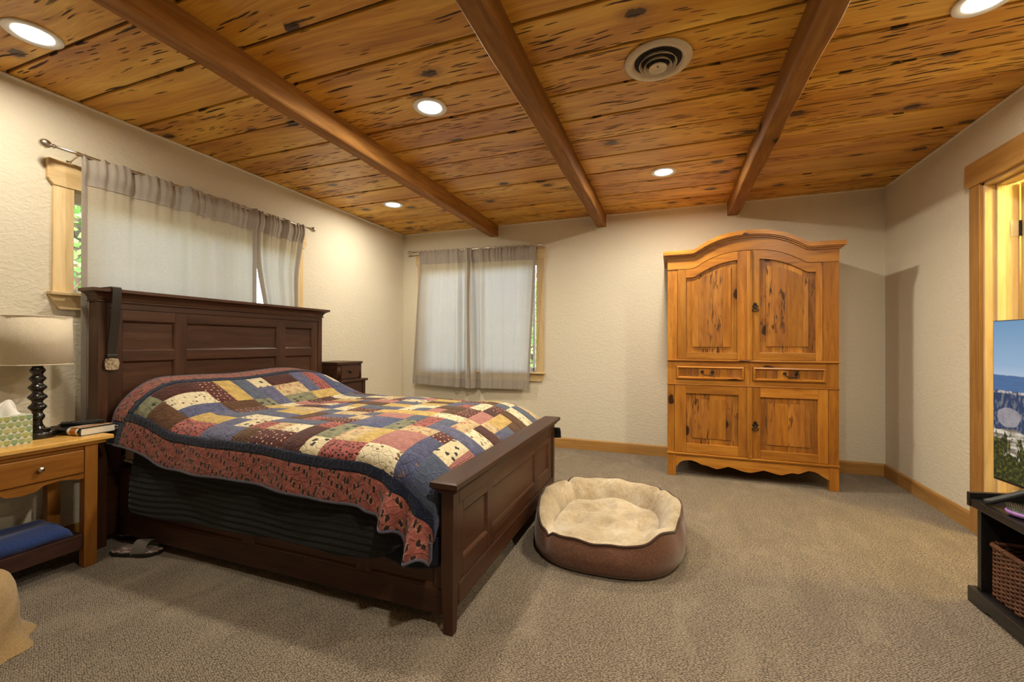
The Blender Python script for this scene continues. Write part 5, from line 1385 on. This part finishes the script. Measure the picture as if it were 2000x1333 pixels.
# ------------------------------------------------------------------ tan ribbed cover at the lower left edge
def tan_cover():
    t = thing('laundry_bag', (-2.42, .70, 0), 'tan ribbed cloth bag slumped on the carpet at the left edge', 'bag')
    cx, cy = -2.415, .700
    def F(a, b):     # b 0 top .. 1 floor
        ang = 2*PI*a; z = .262*(1-b)+.002
        r = lerp_tab(b, [0,.10,.25,.5,.72,.85,1.0], [.150,.182,.196,.204,.208,.218,.250])
        r *= 1+.035*math.sin(3*ang+1.2)+.05*smooth01(.75,1,b)*math.sin(9*ang+2*math.sin(ang))+.02*math.sin(5*ang+4*b)
        rib = .0012*math.sin(150*ang)
        return (cx+(r+rib)*math.cos(ang), cy+(r+rib)*math.sin(ang), z)
    bm = BM(); grid(bm, [[F(i/420,j/26) for j in range(27)] for i in range(421)]); bmesh.ops.remove_doubles(bm, verts=bm.verts, dist=1e-5); obj('side', bm, M['tan_rib'], t, True)
    bm = BM(); grid(bm, [[(cx+r*math.cos(2*PI*i/80), cy+r*math.sin(2*PI*i/80), .266+.016*math.sin(2*PI*i/80*3+r*30)*(r/.12)-.03*(r/.14)**4) for r in [.001+.139*j/10 for j in range(11)]] for i in range(81)], flip=True); obj('top_fold', bm, M['tan_rib'], t, True)
    bm = BM(); tube(bm, [(cx+.150*math.cos(2*PI*i/60)*(1+.03*math.sin(6*PI*i/30)), cy+.150*math.sin(2*PI*i/60), .236+.006*math.sin(8*PI*i/60)) for i in range(60)], .009, 8, closed=True); obj('hem_roll', bm, M['tan_rib'], t, True)
    bm = BM(); n = 40; pts = []; rad = []
    for q in range(n):
        an = -.6+4.6*q/(n-1); r = .085+.022*math.sin(3*an); pts.append((cx+r*math.cos(an), cy+r*math.sin(an), .282+.012*math.sin(5*an))); rad.append(.010+.022*math.sin(PI*q/(n-1))**.6+.004*math.sin(9*an))
    tube(bm, pts, rad, 12); obj('gathered_neck', bm, M['tan_rib'], t, True)
tan_cover()

# ------------------------------------------------------------------ sandals half under the bed
def sandal(x, y, rz, label):
    t = thing('slide_sandal', (x, y, 0), label, 'sandal', 'slide sandals under the bed', rz=rz, local=True)
    def outl(f): # half-width along the sole, f 0 heel..1 toe
        return .034+.012*math.sin(PI*min(1,f*1.05))+.010*smooth01(.5,.8,f)-.030*smooth01(.88,1,f)-.018*smooth01(.12,0,f)
    def body(name, z0, z1, k, mat):
        bm = BM(); n = 26; L = []; 
        ptsl = [(-.13+.26*i/n, outl(i/n)*k) for i in range(n+1)]; pl = ptsl+[(p[0],-p[1]) for p in ptsl[::-1]]
        prism(bm, pl, 'z', z0, z1); return obj(name, bm, mat, t)
    body('sole', .001, .020, 1.0, M['plastic_black']); body('footbed', .020, .025, .92, M['footbed'])
    bm = BM(); sheet(bm, lambda a, b: ((.005+.075*b), .046*math.cos(PI*a)*1.02, .012+.062*math.sin(PI*a)), 22, 8, .004); obj('strap', bm, M['strap_grey'], t, True)
n_ = NT('footbed'); f_ = n_.voro(n_.coord(scale=(1,2,1)), 60); M['footbed'] = n_.done(n_.ramp(f_.outputs['Color'], [(.25,(.40,.36,.31)),(.5,(.16,.12,.10)),(.7,(.22,.04,.035))], 'CONSTANT'), .7)
sandal(-2.67, 1.452, math.radians(20), 'grey strapped slide sandal beside the nightstand leg')
sandal(-2.88, 1.60, math.radians(30), 'dark slide sandal deeper under the bed corner')

for o in bpy.data.objects:
    if '_local' in o: del o['_local']
